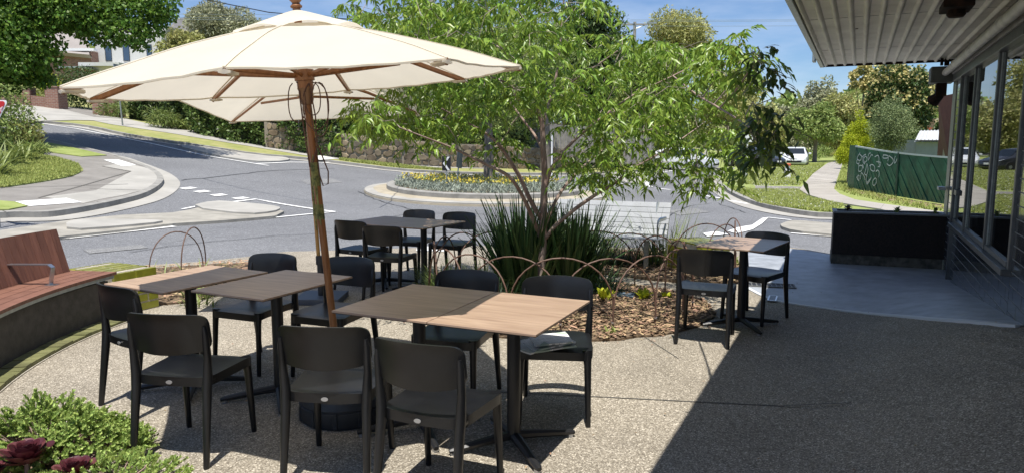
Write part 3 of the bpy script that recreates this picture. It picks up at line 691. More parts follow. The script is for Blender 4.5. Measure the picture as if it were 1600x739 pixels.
# awning: corrugated sheet with square ribs running along the street
AO = 1.55; AS0 = -.38; AS1 = 11; AZ = 2.69
m_ = MB(); prof = []; nr = 13; pitch = AO/nr
for k in range(nr):
    y0 = .0+k*pitch
    prof += [(y0+.002, 0), (y0+pitch*.60, 0), (y0+pitch*.70, -.022), (y0+pitch*.78, -.027), (y0+pitch*.90, -.024), (y0+pitch, 0)]
for s in (AS0, AS1):
    for n_, z in prof: p = sp_(s, n_, 0); m_.v.append((p.x, p.y, AZ+z))
L_ = len(prof)
for i in range(L_-1): m_.f.append((i, i+1, L_+i+1, L_+i))
aw = m_.build('awning_sheet', M_awn, shop, smooth=60)
m_ = MB(); wbox(m_, AS0-.02, AS1, AO+.001, AO+.05, AZ-.035, AZ+.12); m_.build('awning_gutter', M_galv, shop, bevel=.005)
m_ = MB(); wbox(m_, AS0-.02, AS0-.002, -.0, AO, AZ-.03, AZ+.10); m_.build('awning_end_flashing', M_rustdark, shop)
m_ = MB(); wbox(m_, AS0, AS1, .0, AO, AZ+.06, AZ+.11); m_.build('awning_top', M_galv, shop)
m_ = MB(); wbox(m_, .55, .70, AO+.051, AO+.09, AZ-.06, AZ+.07); m_.build('gutter_bracket', M_galv, shop, bevel=.004)
for (s, n_) in ((3.0, .93), (2.6, .80), (2.9, 1.13), (2.75, .44)):
    m_ = MB(); p = sp_(s, n_, AZ-.004); m_.box((p.x, p.y, AZ-.002), (.035 if s == 3.0 else .012, .02 if s == 3.0 else .012, .002), WA); m_.build('rust_hole', M_rustdark, shop)
# seams
for s in (1.3, 3.6, 6):
    for k in range(nr): y0 = k*pitch; m_ = MB(); wbox(m_, s, s+.006, y0+.004, y0+pitch*.66, AZ-.003, AZ-.0005); m_.build('sheet_seam', M_paintwall, aw)
t = thing('awning_lamp', wp(4.15, .45, 2.66), 'dark rusted lamp housing hanging under the near end of the awning', 'lamp')
m_ = MB(); m_.box((0, 0, -.03), (.17, .10, .028), WA); m_.build('housing', M_rustdark, t, bevel=.008); m_ = MB(); m_.lathe([(.05, -.11), (.065, -.09), (.06, -.055)], 12); m_.build('lamp_holder', M_rustdark, t)
# planter box at end of shop
pl = thing('planter_box', (4.95, 9.35, 0), 'dark rendered planter box closing the end of the shop veranda', 'planter')
ux = Vector((.9275, -.3738, 0)); uy = Vector((.3738, .9275, 0))
def pbox(mb, x0, x1, y0, y1, z0, z1, parent=pl, o=Vector((4.329, 9.53, 0))):
    q = [o+ux*a+uy*b-parent.location for a, b in ((x0, y0), (x1, y0), (x1, y1), (x0, y1))]
    return mb.hexa([(p.x, p.y, z0) for p in q]+[(p.x, p.y, z1) for p in q])
m_ = MB(); pbox(m_, 0.0, 1.34, 0, .42, -.05, .14); m_.build('plinth', mat('stained_plinth', (.15, .14, .12), .9, col2=(.04, .04, .036), vscale=9, detail=9), pl)
m_ = MB(); pbox(m_, .005, 1.33, -.012, .04, .141, .69); pbox(m_, .005, 1.33, .38, .43, .141, .69); pbox(m_, .005, .055, .041, .379, .141, .69); pbox(m_, 1.28, 1.33, .041, .379, .141, .69); m_.build('planter_side', M_planter, pl)
m_ = MB(); pbox(m_, -.005, 1.34, -.02, .05, .691, .715); pbox(m_, -.005, 1.34, .37, .44, .691, .715); pbox(m_, -.005, .05, .051, .369, .691, .715); pbox(m_, 1.285, 1.34, .051, .369, .691, .715); m_.build('capping', M_planter2, pl, bevel=.003)
m_ = MB(); pbox(m_, .05, 1.28, .05, .37, .55, .62); m_.build('soil', M_soil, pl)
for i, (a, lab) in enumerate(((.18, 'small dark rosette plant at the left end of the dark planter box'), (.78, 'small green plant in the middle of the dark planter box'), (1.22, 'tiny green seedling at the right end of the dark planter box'))):
    p = pl.location-pl.location+Vector((4.329, 9.53, 0))+ux*a+uy*.2; t = thing('succulent_plant', (p.x, p.y, .60), lab, 'plant')
    m_ = MB(); rg = random.Random(i)
    for k in range(26):
        an = k*2.4; l = .03+.05*rg.random(); l *= (1, .9, .5)[i]; z0 = .10+rg.uniform(0, .06)
        if i == 2: z0 -= .0
        dx, dy = math.cos(an), math.sin(an); m_.quad((-dy*.008, dx*.008, z0), (dx*l*.6-dy*.018, dy*l*.6+dx*.018, z0+.02), (dx*l, dy*l, z0+.03), (dx*l*.6+dy*.018, dy*l*.6-dx*.018, z0+.02))
    m_.tube([(0, 0, 0), (0, 0, .14)], .01, 6)
    m_.build('leaves', (M_leaf_dark, M_leaf_mid, M_leaf_mid)[i] if i else mat('plum_leaf', (.03, .012, .015), .5), t)

# ============================================================ CHAIRS
def make_chair():
    t = thing('cafe_chair', (0, 0, 0), 'x', 'chair')
    def seat(x, y, k):
        e = max(abs(x)/.215, abs(y)/.205); w = 1+.05*(y/.205)   # slightly wider at the front
        z = .452-.014*(1-min(1, e)**3)-(.018*max(0, (y-.12)/.09)**2)
        if y < -.15: y -= .020*(1-(x/.215)**2)*((-y-.15)/.055)
        if k: z -= .022 if e < .9 else .048
        return (x*w, y, z)
    MB().plate(.215, .205, .06, seat, 14, 12).build('seat', M_plastic, t, smooth=50)
    m_ = MB(); m_.tube([(0, -.238, .424), (0, -.232, .424)], .5, 14, sq=(.021*2, .0105*2)); m_.v = [(v[0], v[1], v[2]) for v in m_.v]
    # oval badge: flattened disc standing on the rear edge of the seat
    m_ = MB(); n = 16; c = 0
    for y in (-.2315, -.227):
        for k in range(n): a = 2*math.pi*k/n; m_.v.append((.017*math.cos(a), y, .425+.0095*math.sin(a)))
    m_.f = [tuple(range(n)), tuple(range(n, 2*n))[::-1]]+[(k, n+k, n+(k+1) % n, (k+1) % n) for k in range(n)]
    m_.build('badge', M_badge, t)
    def back(x, y, k):
        zz = .685+y; lean = -.238-(zz-.45)*.16
        return (x, lean+.075*(x/.222)**2+(.007 if k == 0 else -.007)+(-.004 if y > .08 else 0), zz+.012*(1-(x/.222)**2)*(1 if y > 0 else -1.6))
    MB().plate(.222, .092, .045, back, 18, 8).build('backrest', M_plastic, t, smooth=60)
    for s in (-1, 1):
        m_ = MB(); m_.tube([(s*.188, .172, .445), (s*.193, .182, .36), (s*.200, .205, .012), (s*.200, .206, 0)], [.030, .022, .0155, .014], 10, sq=(1, .9)); m_.build('leg', M_plastic, t, smooth=50)
        m_ = MB(); m_.tube([(s*.203, -.268, 0), (s*.203, -.266, .01), (s*.196, -.215, .38), (s*.198, -.205, .46), (s*.204, -.206, .56), (s*.205, -.214, .68), (s*.203, -.220, .72)], [.014, .0155, .023, .024, .019, .017, .010], 10, sq=(1, 1.1)); m_.build('leg', M_plastic, t, smooth=50)
        m_ = MB(); m_.tube([(s*.192, .16, .425), (s*.194, -.20, .425)], .016, 8, sq=(.8, 1.3)); m_.build('side_rail', M_plastic, t, smooth=50)
    return t
chair0 = make_chair(); chair_tree = tree_of(chair0); first = True
def place_chair(x, y, deg, label, group, z=0):
    global first
    c = chair0 if first else copy_tree(chair0, chair_tree); first = False
    c.location = (x, y, z); c.rotation_euler = (0, 0, R(deg)); c['label'] = label; c['group'] = group; return c
gA = 'black plastic cafe chairs around the tables'
place_chair(-.86, 3.44, -5, 'black chair in front of the umbrella pole, back to the viewer, over the round base', gA)
place_chair(-.32, 3.16, -23, 'nearest black chair, back to the viewer, at the right end of the front row', gA)
place_chair(-1.69, 3.68, -9, 'black chair with blue-lit seat beside the green feathery shrub, back to the viewer', gA)
place_chair(-2.24, 4.36, -35, 'leftmost black chair, turned towards the left table near the curved timber bench', gA)
place_chair(-1.88, 5.08, 158, 'black chair with empty seat facing the viewer behind the two left tables', gA)
place_chair(-1.27, 4.92, 158, 'black chair facing the viewer directly behind the umbrella pole', gA)
place_chair(-.36, 4.37, 162, 'black chair facing the viewer behind the shaded half of the front tables', gA)
place_chair(.26, 4.14, 174, 'black chair with a folded newspaper on its seat', gA)
place_chair(-1.68, 7.95, -27, 'left chair at the far table, blue-lit seat, back to the viewer', gA)
place_chair(-1.28, 7.45, -15, 'chair at the near side of the far table, between it and the umbrella pole', gA)
place_chair(-1.24, 8.70, 160, 'chair on the road side of the far table facing the viewer, left one', gA)
place_chair(-.72, 8.40, 158, 'chair at the right end of the far table beside the low grass', gA)
place_chair(1.62, 5.80, -22, 'black chair nearest the mulch bed at the small right table, back to the viewer', gA)
place_chair(2.24, 6.47, 133, 'black chair on the far right at the small right table, side-on near the planter', gA)

# ============================================================ TABLES
def make_table():
    t = thing('cafe_table', (0, 0, 0), 'x', 'table')
    m_ = MB(); m_.box((0, 0, .738), (.290, .395, .006)); m_.build('tabletop', M_top, t, bevel=.002)
    m_ = MB(); m_.box((0, 0, .7305), (.288, .393, .0014)); m_.build('top_edge', M_topedge, t)
    m_ = MB(); m_.tube([(0, 0, .06), (0, 0, .70)], .036, 20); m_.build('column', M_blackmetal, t, smooth=40)
    m_ = MB(); m_.box((0, 0, .715), (.11, .11, .006)); m_.tube([(0, 0, .69), (0, 0, .709)], .05, 16); m_.build('mounting_plate', M_blackmetal, t, bevel=.002)
    for k in range(4):
        a = math.pi/4+k*math.pi/2; d = (math.cos(a), math.sin(a))
        m_ = MB(); m_.tube([(d[0]*.0, d[1]*.0, .062), (d[0]*.12, d[1]*.12, .052), (d[0]*.34, d[1]*.34, .026), (d[0]*.36, d[1]*.36, .024)], [.032, .028, .020, .014], 8, sq=(1.0, .8)); f_ = m_.build('foot', M_blackmetal, t, smooth=35)
        m_ = MB(); m_.tube([(d[0]*.335, d[1]*.335, 0), (d[0]*.335, d[1]*.335, .02)], .018, 10); m_.build('levelling_pad', M_steel, f_)
    return t
table0 = make_table(); tt = tree_of(table0); firstT = True
def place_table(x, y, deg, label):
    global firstT
    c = table0 if firstT else copy_tree(table0, tt); firstT = False
    c.location = (x, y, 0); c.rotation_euler = (0, 0, R(deg)); c['label'] = label; c['group'] = 'cafe tables with brown wood-look tops'; return c
def pair(cx, cy, deg, l1, l2):
    a = R(deg); dx, dy = math.cos(a)*.2925, math.sin(a)*.2925
    place_table(cx-dx, cy-dy, deg, l1); place_table(cx+dx, cy+dy, deg, l2)
pair(-.257, 3.783, -24.5, 'front brown table shaded by the umbrella, its column beside the black round base', 'front brown table in full sun next to the chair with the newspaper')
place_table(-2.12, 4.60, -29, 'leftmost brown table, half in sun, nearest the curved timber bench')
place_table(-1.49, 4.41, -26, 'brown table touching the umbrella pole, whole top in shade')
pair(-1.23, 7.95, -30, 'left one of the two far tables near the road', 'right one of the two far tables, top dappled by leaf shade')
place_table(2.05, 6.22, -36, 'small table at the right beside the mulch bed and the apron')

# newspaper
t = thing('newspaper', (*at(853, 536, .47), .452), 'folded newspaper lying on the black chair seat', 'newspaper', R(18))
def np_sheet(w, h, z, rzv, dx, dy, fold, name='page'):
    def fn(x, y, k):
        zz = z+.006*math.sin(x*14+dx*40)+.004*math.sin(y*20); zz += fold*max(0, x/w)**2*.5
        c, s_ = math.cos(rzv), math.sin(rzv); return (dx+x*c-y*s_, dy+x*s_+y*c, zz-(.008 if k else 0))
    return MB().plate(w, h, .004, fn, 12, 6).build(name, M_news, t, smooth=40)
np_sheet(.15, .105, .016, 0, 0, 0, .0); np_sheet(.135, .10, .028, R(7), .01, .005, .012); np_sheet(.11, .095, .040, R(-8), .03, .0, .02); np_sheet(.07, .10, .012, R(24), -.12, -.02, .0)

# ============================================================ UMBRELLAS
def make_umbrella(name, label, C, n, Rr, ph, H0, base, drop, pole_r, yellow=False, sides=8):
    n = Vector(n).normalized(); C = Vector(C); b = Vector(base)
    t = thing(name, b, label, 'umbrella')
    u = (Vector((1, 0, 0))-n*n.x).normalized(); w = n.cross(u)
    apex = C+n*H0
    def loc(p): return p-b
    ring = [C+(u*math.cos(ph+k*2*math.pi/sides)+w*math.sin(ph+k*2*math.pi/sides))*Rr for k in range(sides)]
    # canopy gores, each sags a little between its ribs
    m_ = MB(); NS = 10; NT = 8; idx = {}
    start = .17
    for k in range(sides):
        for j in range(NT):
            for i in range(NS+1):
                f = start+(1-start)*i/NS; tt_ = j/NT
                a = apex.lerp(ring[k], f); c2 = apex.lerp(ring[(k+1) % sides], f)
                p = a.lerp(c2, tt_); sag = 4*tt_*(1-tt_)
                p = p-n*(.014*sag*f*f)-n*(.05*math.sin(math.pi*f))*(-1)*.55
                if i == NS: p = p+(C-p).normalized()*(.022*sag)
                p += n*.0025*math.sin(9*tt_*math.pi+f*15+k)*f
                idx[(k, j, i)] = len(m_.v); m_.v.append(tuple(loc(p)))
    def ID(k, j, i):
        if j == NT: k, j = (k+1) % sides, 0
        return idx[(k, j, i)]
    for k in range(sides):
        for j in range(NT):
            for i in range(NS): m_.f.append((ID(k, j, i), ID(k, j, i+1), ID(k, j+1, i+1), ID(k, j+1, i)))
    can = m_.build('canopy', M_canvas, t, smooth=180)
    # seams along the ribs and the hem
    m_ = MB()
    for k in range(sides):
        pts = [Vector(m__) for m__ in [can.data.vertices[idx[(k, 0, i)]].co for i in range(0, NS+1)]]
        m_.tube([p+n*.002 for p in pts], .005, 4, sq=(1.5, .6))
    m_.build('seam', M_canvas, can)
    m_ = MB()
    for k in range(sides):
        pts = [Vector(can.data.vertices[ID(k, j, NS)].co) for j in range(NT+1)]
        m_.tube([p-n*.004 for p in pts], .006, 4)
    m_.build('hem', M_canvas, can)
    # vent cap with lifted scallops
    m_ = MB(); vr = Rr*.30; ap2 = apex+n*.055
    N2 = 48
    for i in range(6):
        f = i/5
        for k in range(N2):
            a = ph+2*math.pi*k/N2; d = u*math.cos(a)+w*math.sin(a); tt_ = (k % 6)/6; sag = 4*tt_*(1-tt_)
            p = ap2+d*vr*f*(1-.05*sag)-n*(.135*f**1.15)+n*(.028*sag*f*f)
            m_.v.append(tuple(loc(p)))
    for i in range(5):
        for k in range(N2): a = i*N2+k; q = i*N2+(k+1) % N2; m_.f.append((a, a+N2, q+N2, q))
    m_.build('vent_cap', M_canvas, t, smooth=180)
    # pole
    top = apex+n*.06; pd = (top-b).normalized(); L0 = (top-b).length
    pm = M_teak2 if yellow else M_teak
    m_ = MB(); m_.tube([(0, 0, .05), tuple(loc(top))], pole_r, 16); m_.build('pole', pm, t, smooth=50)
    if yellow:
        m_ = MB(); m_.tube([tuple(loc(b+pd*L0*.42)), tuple(loc(top))], pole_r*1.12, 14); m_.build('pole_upper', M_teak, t, smooth=50)
    m_ = MB(); o = loc(top)
    rot = pd.to_track_quat('Z', 'Y').to_matrix()
    prof = [(.012, 0), (.03, .003), (.033, .012), (.024, .02), (.02, .028), (.034, .045), (.038, .062), (.028, .082), (.008, .093)]
    m_.lathe(prof, 16); m_.v = [tuple(o+rot @ Vector(v)) for v in m_.v]; m_.build('finial', M_teak, t, smooth=50)
    hub = b+pd*(L0-.36)
    for h_, r_ in ((hub, .055), (hub-pd*.045, .045)):
        m_ = MB(); m_.tube([tuple(loc(h_-pd*.03)), tuple(loc(h_+pd*.03))], r_, 16); m_.build('hub', M_teak, t, smooth=40, bevel=.003)
    run = b+pd*(L0-.47)
    m_ = MB(); m_.tube([tuple(loc(run-pd*.05)), tuple(loc(run-pd*.02)), tuple(loc(run+pd*.02)), tuple(loc(run+pd*.04))], [.030, .038, .038, .047], 14); m_.build('runner', mat('turned_timber', (.22, .12, .06), .5), t, smooth=40)
    for k in range(sides):
        d = (ring[k]-C).normalized(); a0 = b+pd*(L0-.09)+d*.02
        tip = ring[k]-n*.018
        m_ = MB(); m_.tube([tuple(loc(a0-n*.03)), tuple(loc(a0.lerp(tip, .5)-n*.0+n*.012)), tuple(loc(tip))], .0125, 6, sq=(.8, 1.35)); rb = m_.build('rib', M_teak, t)
        mid = a0.lerp(tip, .55)-n*.008; m_ = MB(); m_.tube([tuple(loc(hub+d*.05)), tuple(loc(mid-n*.02))], .010, 6, sq=(.8, 1.3)); m_.build('strut', M_teak, rb)
        m_ = MB(); m_.tube([tuple(loc(tip-d*.09-n*.004)), tuple(loc(tip+d*.004))], .019, 6, sq=(1.5, .5)); m_.build('rib_pocket', M_canvas, rb)
    return t, b, pd, L0
u1, b1, pd1, L1 = make_umbrella('market_umbrella', 'large cream octagonal umbrella on a dark timber pole over the front tables', (-1.154, 4.05, 1.955), (-.076, -.039, 1), 1.205, 3.9485, .335, (-1.02, 4.12, 0), .05, .0215)
# rope tied to the pole
def pp(f, du=0, dv=0, b=b1, pd=pd1, L=L1): p = pd*(L*f); return (p.x+du, p.y+dv, p.z)
m_ = MB(); hb = (L1-.40)/L1
for ofs, w_, h_ in ((.05, .045, .18), (.065, .075, .26), (.085, .05, .30), (-.04, .05, .22)):
    pts = [pp(hb, ofs*.5+w_*math.sin(a)*1.0, -.035, ) for a in ()]
    c_ = Vector(pp(hb, ofs, -.035)); pts = [c_+Vector((w_*math.sin(a), .01*math.sin(3*a), -h_/2+h_/2*math.cos(a))) for a in [2*math.pi*k/18 for k in range(18)]]
    m_.tube(pts, .0032, 5)
m_.tube([pp(hb, -.03, -.03), pp(hb-.10, -.028, -.03), pp(hb-.2, -.02, -.027)], .0045, 5); m_.tube([pp(hb, .03, -.03), pp(hb-.08, .045, -.03), pp(hb-.15, .035, -.03), pp(hb-.19, .0, -.028)], .004, 5)
m_.build('rope', M_rope, u1)
m_ = MB(); m_.tube([pp(.70, .022, -.01), pp(.67, .045, -.015), pp(.62, .078, -.015), pp(.59, .07, -.015), pp(.585, .04, -.015), pp(.61, .026, -.012), pp(.68, .024, -.01)], .004, 5); m_.build('rope', M_rope, u1)
m_ = MB()
for k in range(46):
    f0 = .505+k*.003
    m_.tube([pp(f0, .0225*math.cos(a), .0225*math.sin(a)) for a in [2*math.pi*j/10 for j in range(11)]], .0038, 4, cap=False) if (k < 12 or k > 26) else None
m_.tube([pp(.50, .0, -.026), pp(.58, .006, -.026), pp(.65, -.003, -.025)], .0035, 4); m_.tube([pp(.49, .006, -.026), pp(.58, -.004, -.026), pp(.66, .004, -.025)], .0035, 4)
m_.build('rope_binding', M_rope2, u1)
# base of the front umbrella
t = thing('umbrella_base', (-1.0, 4.12, 0), 'round black ribbed umbrella base under the chair in front of the pole', 'umbrella base')
m_ = MB(); m_.lathe([(.26, 0), (.275, .02), (.272, .095), (.262, .10), (.262, .108), (.268, .112), (.255, .15), (.22, .17), (.06, .185), (.05, .26), (.045, .27)], 40); m_.build('drum', M_basegrey, t, smooth=40)
for k in range(12):
    a = 2*math.pi*k/12; m_ = MB(); m_.box((.272*math.cos(a), .272*math.sin(a), .055), (.006, .012, .045), a); m_.build('rib', M_basegrey, t, bevel=.002)
u2, b2, pd2, L2 = make_umbrella('market_umbrella', 'square cream umbrella farther back on a yellowish pole behind the front one', (-2.08, 7.28, 2.03), (-.05, .105, 1), 1.55, math.pi/4+.06, (.36), (-1.98, 7.25, 0), .05, .019, yellow=True, sides=4)
m_ = MB(); m_.tube([pp(.30, .01, -.024, pd=pd2, L=L2), pp(.52, -.004, -.024, pd=pd2, L=L2)], .006, 5); m_.tube([pp(.36, -.01, -.024, pd=pd2, L=L2), pp(.48, .014, -.024, pd=pd2, L=L2)], .006, 5); m_.build('rope', M_rope2, u2)
t = thing('umbrella_base', (-1.98, 7.25, 0), 'grey umbrella base with a tall square sleeve behind the chair at the pole', 'umbrella base')
m_ = MB(); m_.box((0, 0, .03), (.23, .23, .03)); m_.build('plate', mat('painted_steel_plate', (.07, .085, .11), .5), t, bevel=.004)
m_ = MB(); m_.tube([(0, 0, .06), (.0, 0, .44)], .034, 12); m_.tube([(0, 0, .38), (0, 0, .47)], .045, 12); m_.build('sleeve', M_basegrey, t, smooth=40, bevel=.003)

# ============================================================ CURVED BENCH (left)
BC = Vector((.47, 5.75))                  # centre of the curve
def bp_(ang, r, z=0): return Vector((BC.x+r*math.cos(ang), BC.y+r*math.sin(ang), z))
A0 = R(170.6); A1 = R(222)                # right end of the bench .. runs out of the frame
bench = thing('curved_bench', (-3.9, 5.6, 0), 'curved timber bench with slatted backrest on a dark rendered base', 'bench')
BL = bench.location
def arcbox(mb, a0, a1, r0, r1, z0, z1, n=1, lean=0):
    for i in range(n):
        p, q = a0+(a1-a0)*i/n, a0+(a1-a0)*(i+1)/n
        lo_ = [bp_(p, r0)-BL, bp_(q, r0)-BL, bp_(q, r1)-BL, bp_(p, r1)-BL]
        hi_ = [bp_(p, r0+lean)-BL, bp_(q, r0+lean)-BL, bp_(q, r1+lean)-BL, bp_(p, r1+lean)-BL]
        mb.hexa([(v.x, v.y, z0) for v in lo_]+[(v.x, v.y, z1) for v in hi_])
    return mb
# base: smooth curved shell
def arcshell(a0, a1, r0, r1, z0, z1, n=40):
    mb = MB()
    for i in range(n+1):
        a = a0+(a1-a0)*i/n
        for r_, z in ((r0, z0), (r0, z1), (r1, z1), (r1, z0)): p = bp_(a, r_)-BL; mb.v.append((p.x, p.y, z))
    for i in range(n):
        for k in range(4): a = i*4+k; b = i*4+(k+1) % 4; mb.f.append((a, b, b+4, a+4))
    mb.f.append((0, 3, 2, 1)); e = n*4; mb.f.append((e, e+1, e+2, e+3)); return mb
arcshell(A0+.012, A1, 4.21, 4.62, .0, .375).build('base', M_basedark, bench, smooth=40)
arcshell(A0+.004, A1, 4.17, 4.66, .395, .425).build('steel_strip', M_galv, bench, smooth=40)
nb = 36
for i in range(5):                        # seat boards follow the curve
    r0 = 4.15+i*.106
    arcshell(A0, A1, r0+.003, r0+.103, .427, .452, 48).build('seat_board', M_seat, bench, smooth=40)
slat_me = None
for i in range(46):
    a = A0+.02+i*.0178
    if a > A1-.02: break
    m_ = MB(); w = .0178*4.62/2-.0025
    if slat_me is None:
        m_.box((0, 0, .20), (w, .011, .20)); slat_me = m_.mesh('back_slat')
    o = link('back_slat', slat_me, M_slat, bench); p = bp_(a, 4.60)-BL; o.location = (p.x, p.y, .452); o.rotation_euler = (R(-15), 0, a-math.pi/2)
# handle bars
for k, a in enumerate((R(179.3), R(199))):
    rr = MB(); pts = [bp_(a, 4.30, .453)-BL, bp_(a, 4.27, .60)-BL, bp_(a, 4.30, .625)-BL, bp_(a, 4.66, .625)-BL, bp_(a, 4.74, .60)-BL]
    t_ = Vector((-math.sin(a), math.cos(a), 0))*.024
    v = []
    for p in pts: v.append((p-t_, p+t_))
    for i in range(4):
        p, q = v[i], v[i+1]; nrm = (q[0]-p[0]).cross(t_).normalized()*.004
        rr.hexa([tuple(p[0]-nrm), tuple(p[1]-nrm), tuple(q[1]-nrm), tuple(q[0]-nrm), tuple(p[0]+nrm), tuple(p[1]+nrm), tuple(q[1]+nrm), tuple(q[0]+nrm)])
    rr.box(tuple(bp_(a, 4.29, .455)-BL), (.045, .03, .003), a)
    rr.build('armrest', M_steel, bench, kind='stuff' if False else None)
# brick edging along the foot of the bench
edging = thing('brick_edging', (-3.7, 5.4, 0), 'curved course of mossy green bricks along the foot of the timber bench', 'edging')
em = None
for i in range(44):
    a = R(171.5)+i*.0215
    if em is None: m_ = MB(); m_.box((0, 0, 0), (.085, .041, .03)); em = m_.mesh('brick')
    o = link('brick', em, M_mossbrick, edging); p = bp_(a, 4.115)-edging.location; o.location = (p.x, p.y, .004+rnd.uniform(-.004, .004)); o.rotation_euler = (rnd.uniform(-.03, .03), rnd.uniform(-.03, .03), a)
arc_ = [(bp_(R(170)+i*.05, 4.02).x, bp_(R(170)+i*.05, 4.02).y) for i in range(22)]; arc2 = [(bp_(R(170)+i*.05, 4.9).x, bp_(R(170)+i*.05, 4.9).y) for i in range(22)]
drape('bench_footing', arc_+arc2[::-1], .008, M_mortar, side=.03, zf=patio, step=.3)

# ============================================================ GLAZED BRICK BLOCKS
def glazed_block(name, org, u, v, nu, nv, rows, label, W_=.235, Hh=.083, D=.115):
    """org = near corner; bricks .235 long along u; cap of bullnose bricks"""
    t = thing(name, org, label, 'brick block'); u = Vector((*u, 0)).normalized(); v = Vector((*v, 0)).normalized()
    az = math.atan2(u.y, u.x); LU = nu*W_; LV = nv*D*2
    m_ = MB(); q = [u*.002+v*.002, u*(LU-.002)+v*.002, u*(LU-.002)+v*(LV-.002), u*.002+v*(LV-.002)]
    m_.hexa([(p.x, p.y, -.03) for p in q]+[(p.x, p.y, rows*Hh+.0) for p in q]); q = [u*.05+v*.035, u*(LU-.05)+v*.035, u*(LU-.05)+v*(LV-.035), u*.05+v*(LV-.035)]; m_.hexa([(p.x, p.y, rows*Hh+.001) for p in q]+[(p.x, p.y, rows*Hh+.070) for p in q]); m_.hexa([(p.x, p.y, rows*Hh+.001) for p in (u*.004+v*.03, u*(LU-.004)+v*.03, u*(LU-.004)+v*(LV-.03), u*.004+v*(LV-.03))]+[(p.x, p.y, rows*Hh+.055) for p in (u*.004+v*.03, u*(LU-.004)+v*.03, u*(LU-.004)+v*(LV-.03), u*.004+v*(LV-.03))]); m_.build('mortar_core', M_mortar, t)
    def brick(c, hl, hw, hh, rz, mt=M_glaze, name='brick', bull=False):
        key = (round(hl, 3), round(hw, 3), round(hh, 3), bull)
        if key not in BR:
            mm = MB()
            if not bull: mm.box((0, 0, 0), (hl, hw, hh)); BR[key] = mm.mesh('brick')
            else:
                prof = [(-hw, -hh), (hw, -hh), (hw, hh)]+[(-hw+hh*1.3-hh*1.3*math.sin(R(a)), -hh+2*hh*math.cos(R(a))) for a in (0, 20, 40, 60, 80)]
                n = len(prof); mm.v = [(-hl, y, z) for y, z in prof]+[(hl, y, z) for y, z in prof]
                mm.f = [tuple(range(n))[::-1], tuple(range(n, 2*n))]+[(i, (i+1) % n, n+(i+1) % n, n+i) for i in range(n)]
                BR[key] = mm.mesh('brick', 40)
        o = link(name, BR[key], mt, t); o.location = c; o.rotation_euler = (0, 0, rz); return o
    for r in range(rows):
        z = r*Hh+Hh/2; off = (r % 2)*W_/2
        for side in (0, 1):
            x = -off
            while x < LU-.01:
                a, b = max(0, x), min(LU, x+W_)
                if b-a > .05:
                    c = u*((a+b)/2)+v*(.012 if side == 0 else LV-.012); brick((c.x, c.y, z), (b-a)/2-.009, .015, Hh/2-.009, az)
                x += W_
        for side in (0, 1):
            x = -(D if not r % 2 else 0)
            while x < LV-.01:
                a, b = max(.027, x), min(LV-.027, x+W_)
                if b-a > .05:
                    c = v*((a+b)/2)+u*(.012 if side == 0 else LU-.012); brick((c.x, c.y, z), (b-a)/2-.009, .015, Hh/2-.009, az+math.pi/2)
                x += W_
    z = rows*Hh+.034
    for i in range(nu*1):
        for side in (0, 1):
            c = u*((i+.5)*W_)+v*(.055 if side == 0 else LV-.055); brick((c.x, c.y, z), W_/2-.010, .054, .036, az+(0 if side == 0 else math.pi), bull=True)
        k = 0; y = .12
        while y < LV-.13:
            y2 = min(y+.115, LV-.12); c = u*((i+.5)*W_)+v*((y+y2)/2); brick((c.x, c.y, z+.029), W_/2-.010, (y2-y)/2-.010, .0115, az); y = y2
    return t
BR = {}
glazed_block('glazed_brick_block', (-3.53, 6.97, 0), (-.42, -.9), (-.9, .42), 2, 3, 4, 'olive green glazed brick block at the right end of the curved timber bench')
glazed_block('glazed_brick_block', (2.24, 8.50, 0), (.85, .3), (-.3, .85), 2, 3, 4, 'yellow-green glazed brick block behind the small right table')

# ============================================================ HOOP FENCES
def hoop_me(w=.84, h=.66, r=.0075):
    m_ = MB(); pts = []
    for k in range(17):
        a = math.pi*k/16; s = math.sin(a)
        pts.append((-w/2*math.cos(a), 0, .20+(h-.20)*s**.85))
    pts = [(-w/2, 0, -.02)]+[(-w/2, 0, .12)]+pts+[(w/2, 0, .12), (w/2, 0, -.02)]
    m_.tube(pts, r, 6); return m_.mesh('hoop', 60)
HM = hoop_me()
BEDC = (.48, 6.98); BRX, BRY = 1.30, 1.10
def ell(a, sx=1, sy=1): return Vector((BEDC[0]+BRX*sx*math.cos(a), BEDC[1]+BRY*sy*math.sin(a), 0))
def hoop_fence(label, pts, closed, HMx=HM, name='hoop_fence', w0=.84, skip=()):
    t = thing(name, (sum(p.x for p in pts)/len(pts), sum(p.y for p in pts)/len(pts), 0), label, 'hoop fence')
    n = len(pts)
    for i in range(n if closed else n-2):
        if i in skip: continue
        a, b = pts[i], pts[(i+2) % n]; o = link('hoop', HMx, M_rust, t); c = (a+b)/2-t.location; o.location = (c.x, c.y, 0)
        d = b-a; o.rotation_euler = (rnd.uniform(-.04, .04), rnd.uniform(-.02, .02), math.atan2(d.y, d.x)); o.scale = (d.length/w0, 1, rnd.uniform(.97, 1.03))
    for i in range(n):
        o = link('tie', TIE, M_steel, t); c = pts[i]-t.location; o.location = (c.x, c.y, .10)
    return t
m_ = MB(); m_.tube([(0, 0, -.006), (0, 0, .006)], .013, 8); TIE = m_.mesh('tie')
hp = []; per = 0; K = 18
angs = [R(-90-3+k*20) for k in range(K)]
hoop_fence('ring of overlapping rusty hoops around the tree bed', [ell(a) for a in angs], True)
hoop_fence('rusty hoops beside the green block at the far right bed', [Vector((1.9, 8.35, 0)), Vector((2.3, 8.3, 0)), Vector((2.68, 8.42, 0)), Vector((2.86, 8.75, 0)), Vector((2.9, 9.15, 0)), Vector((2.85, 9.55, 0))], False)
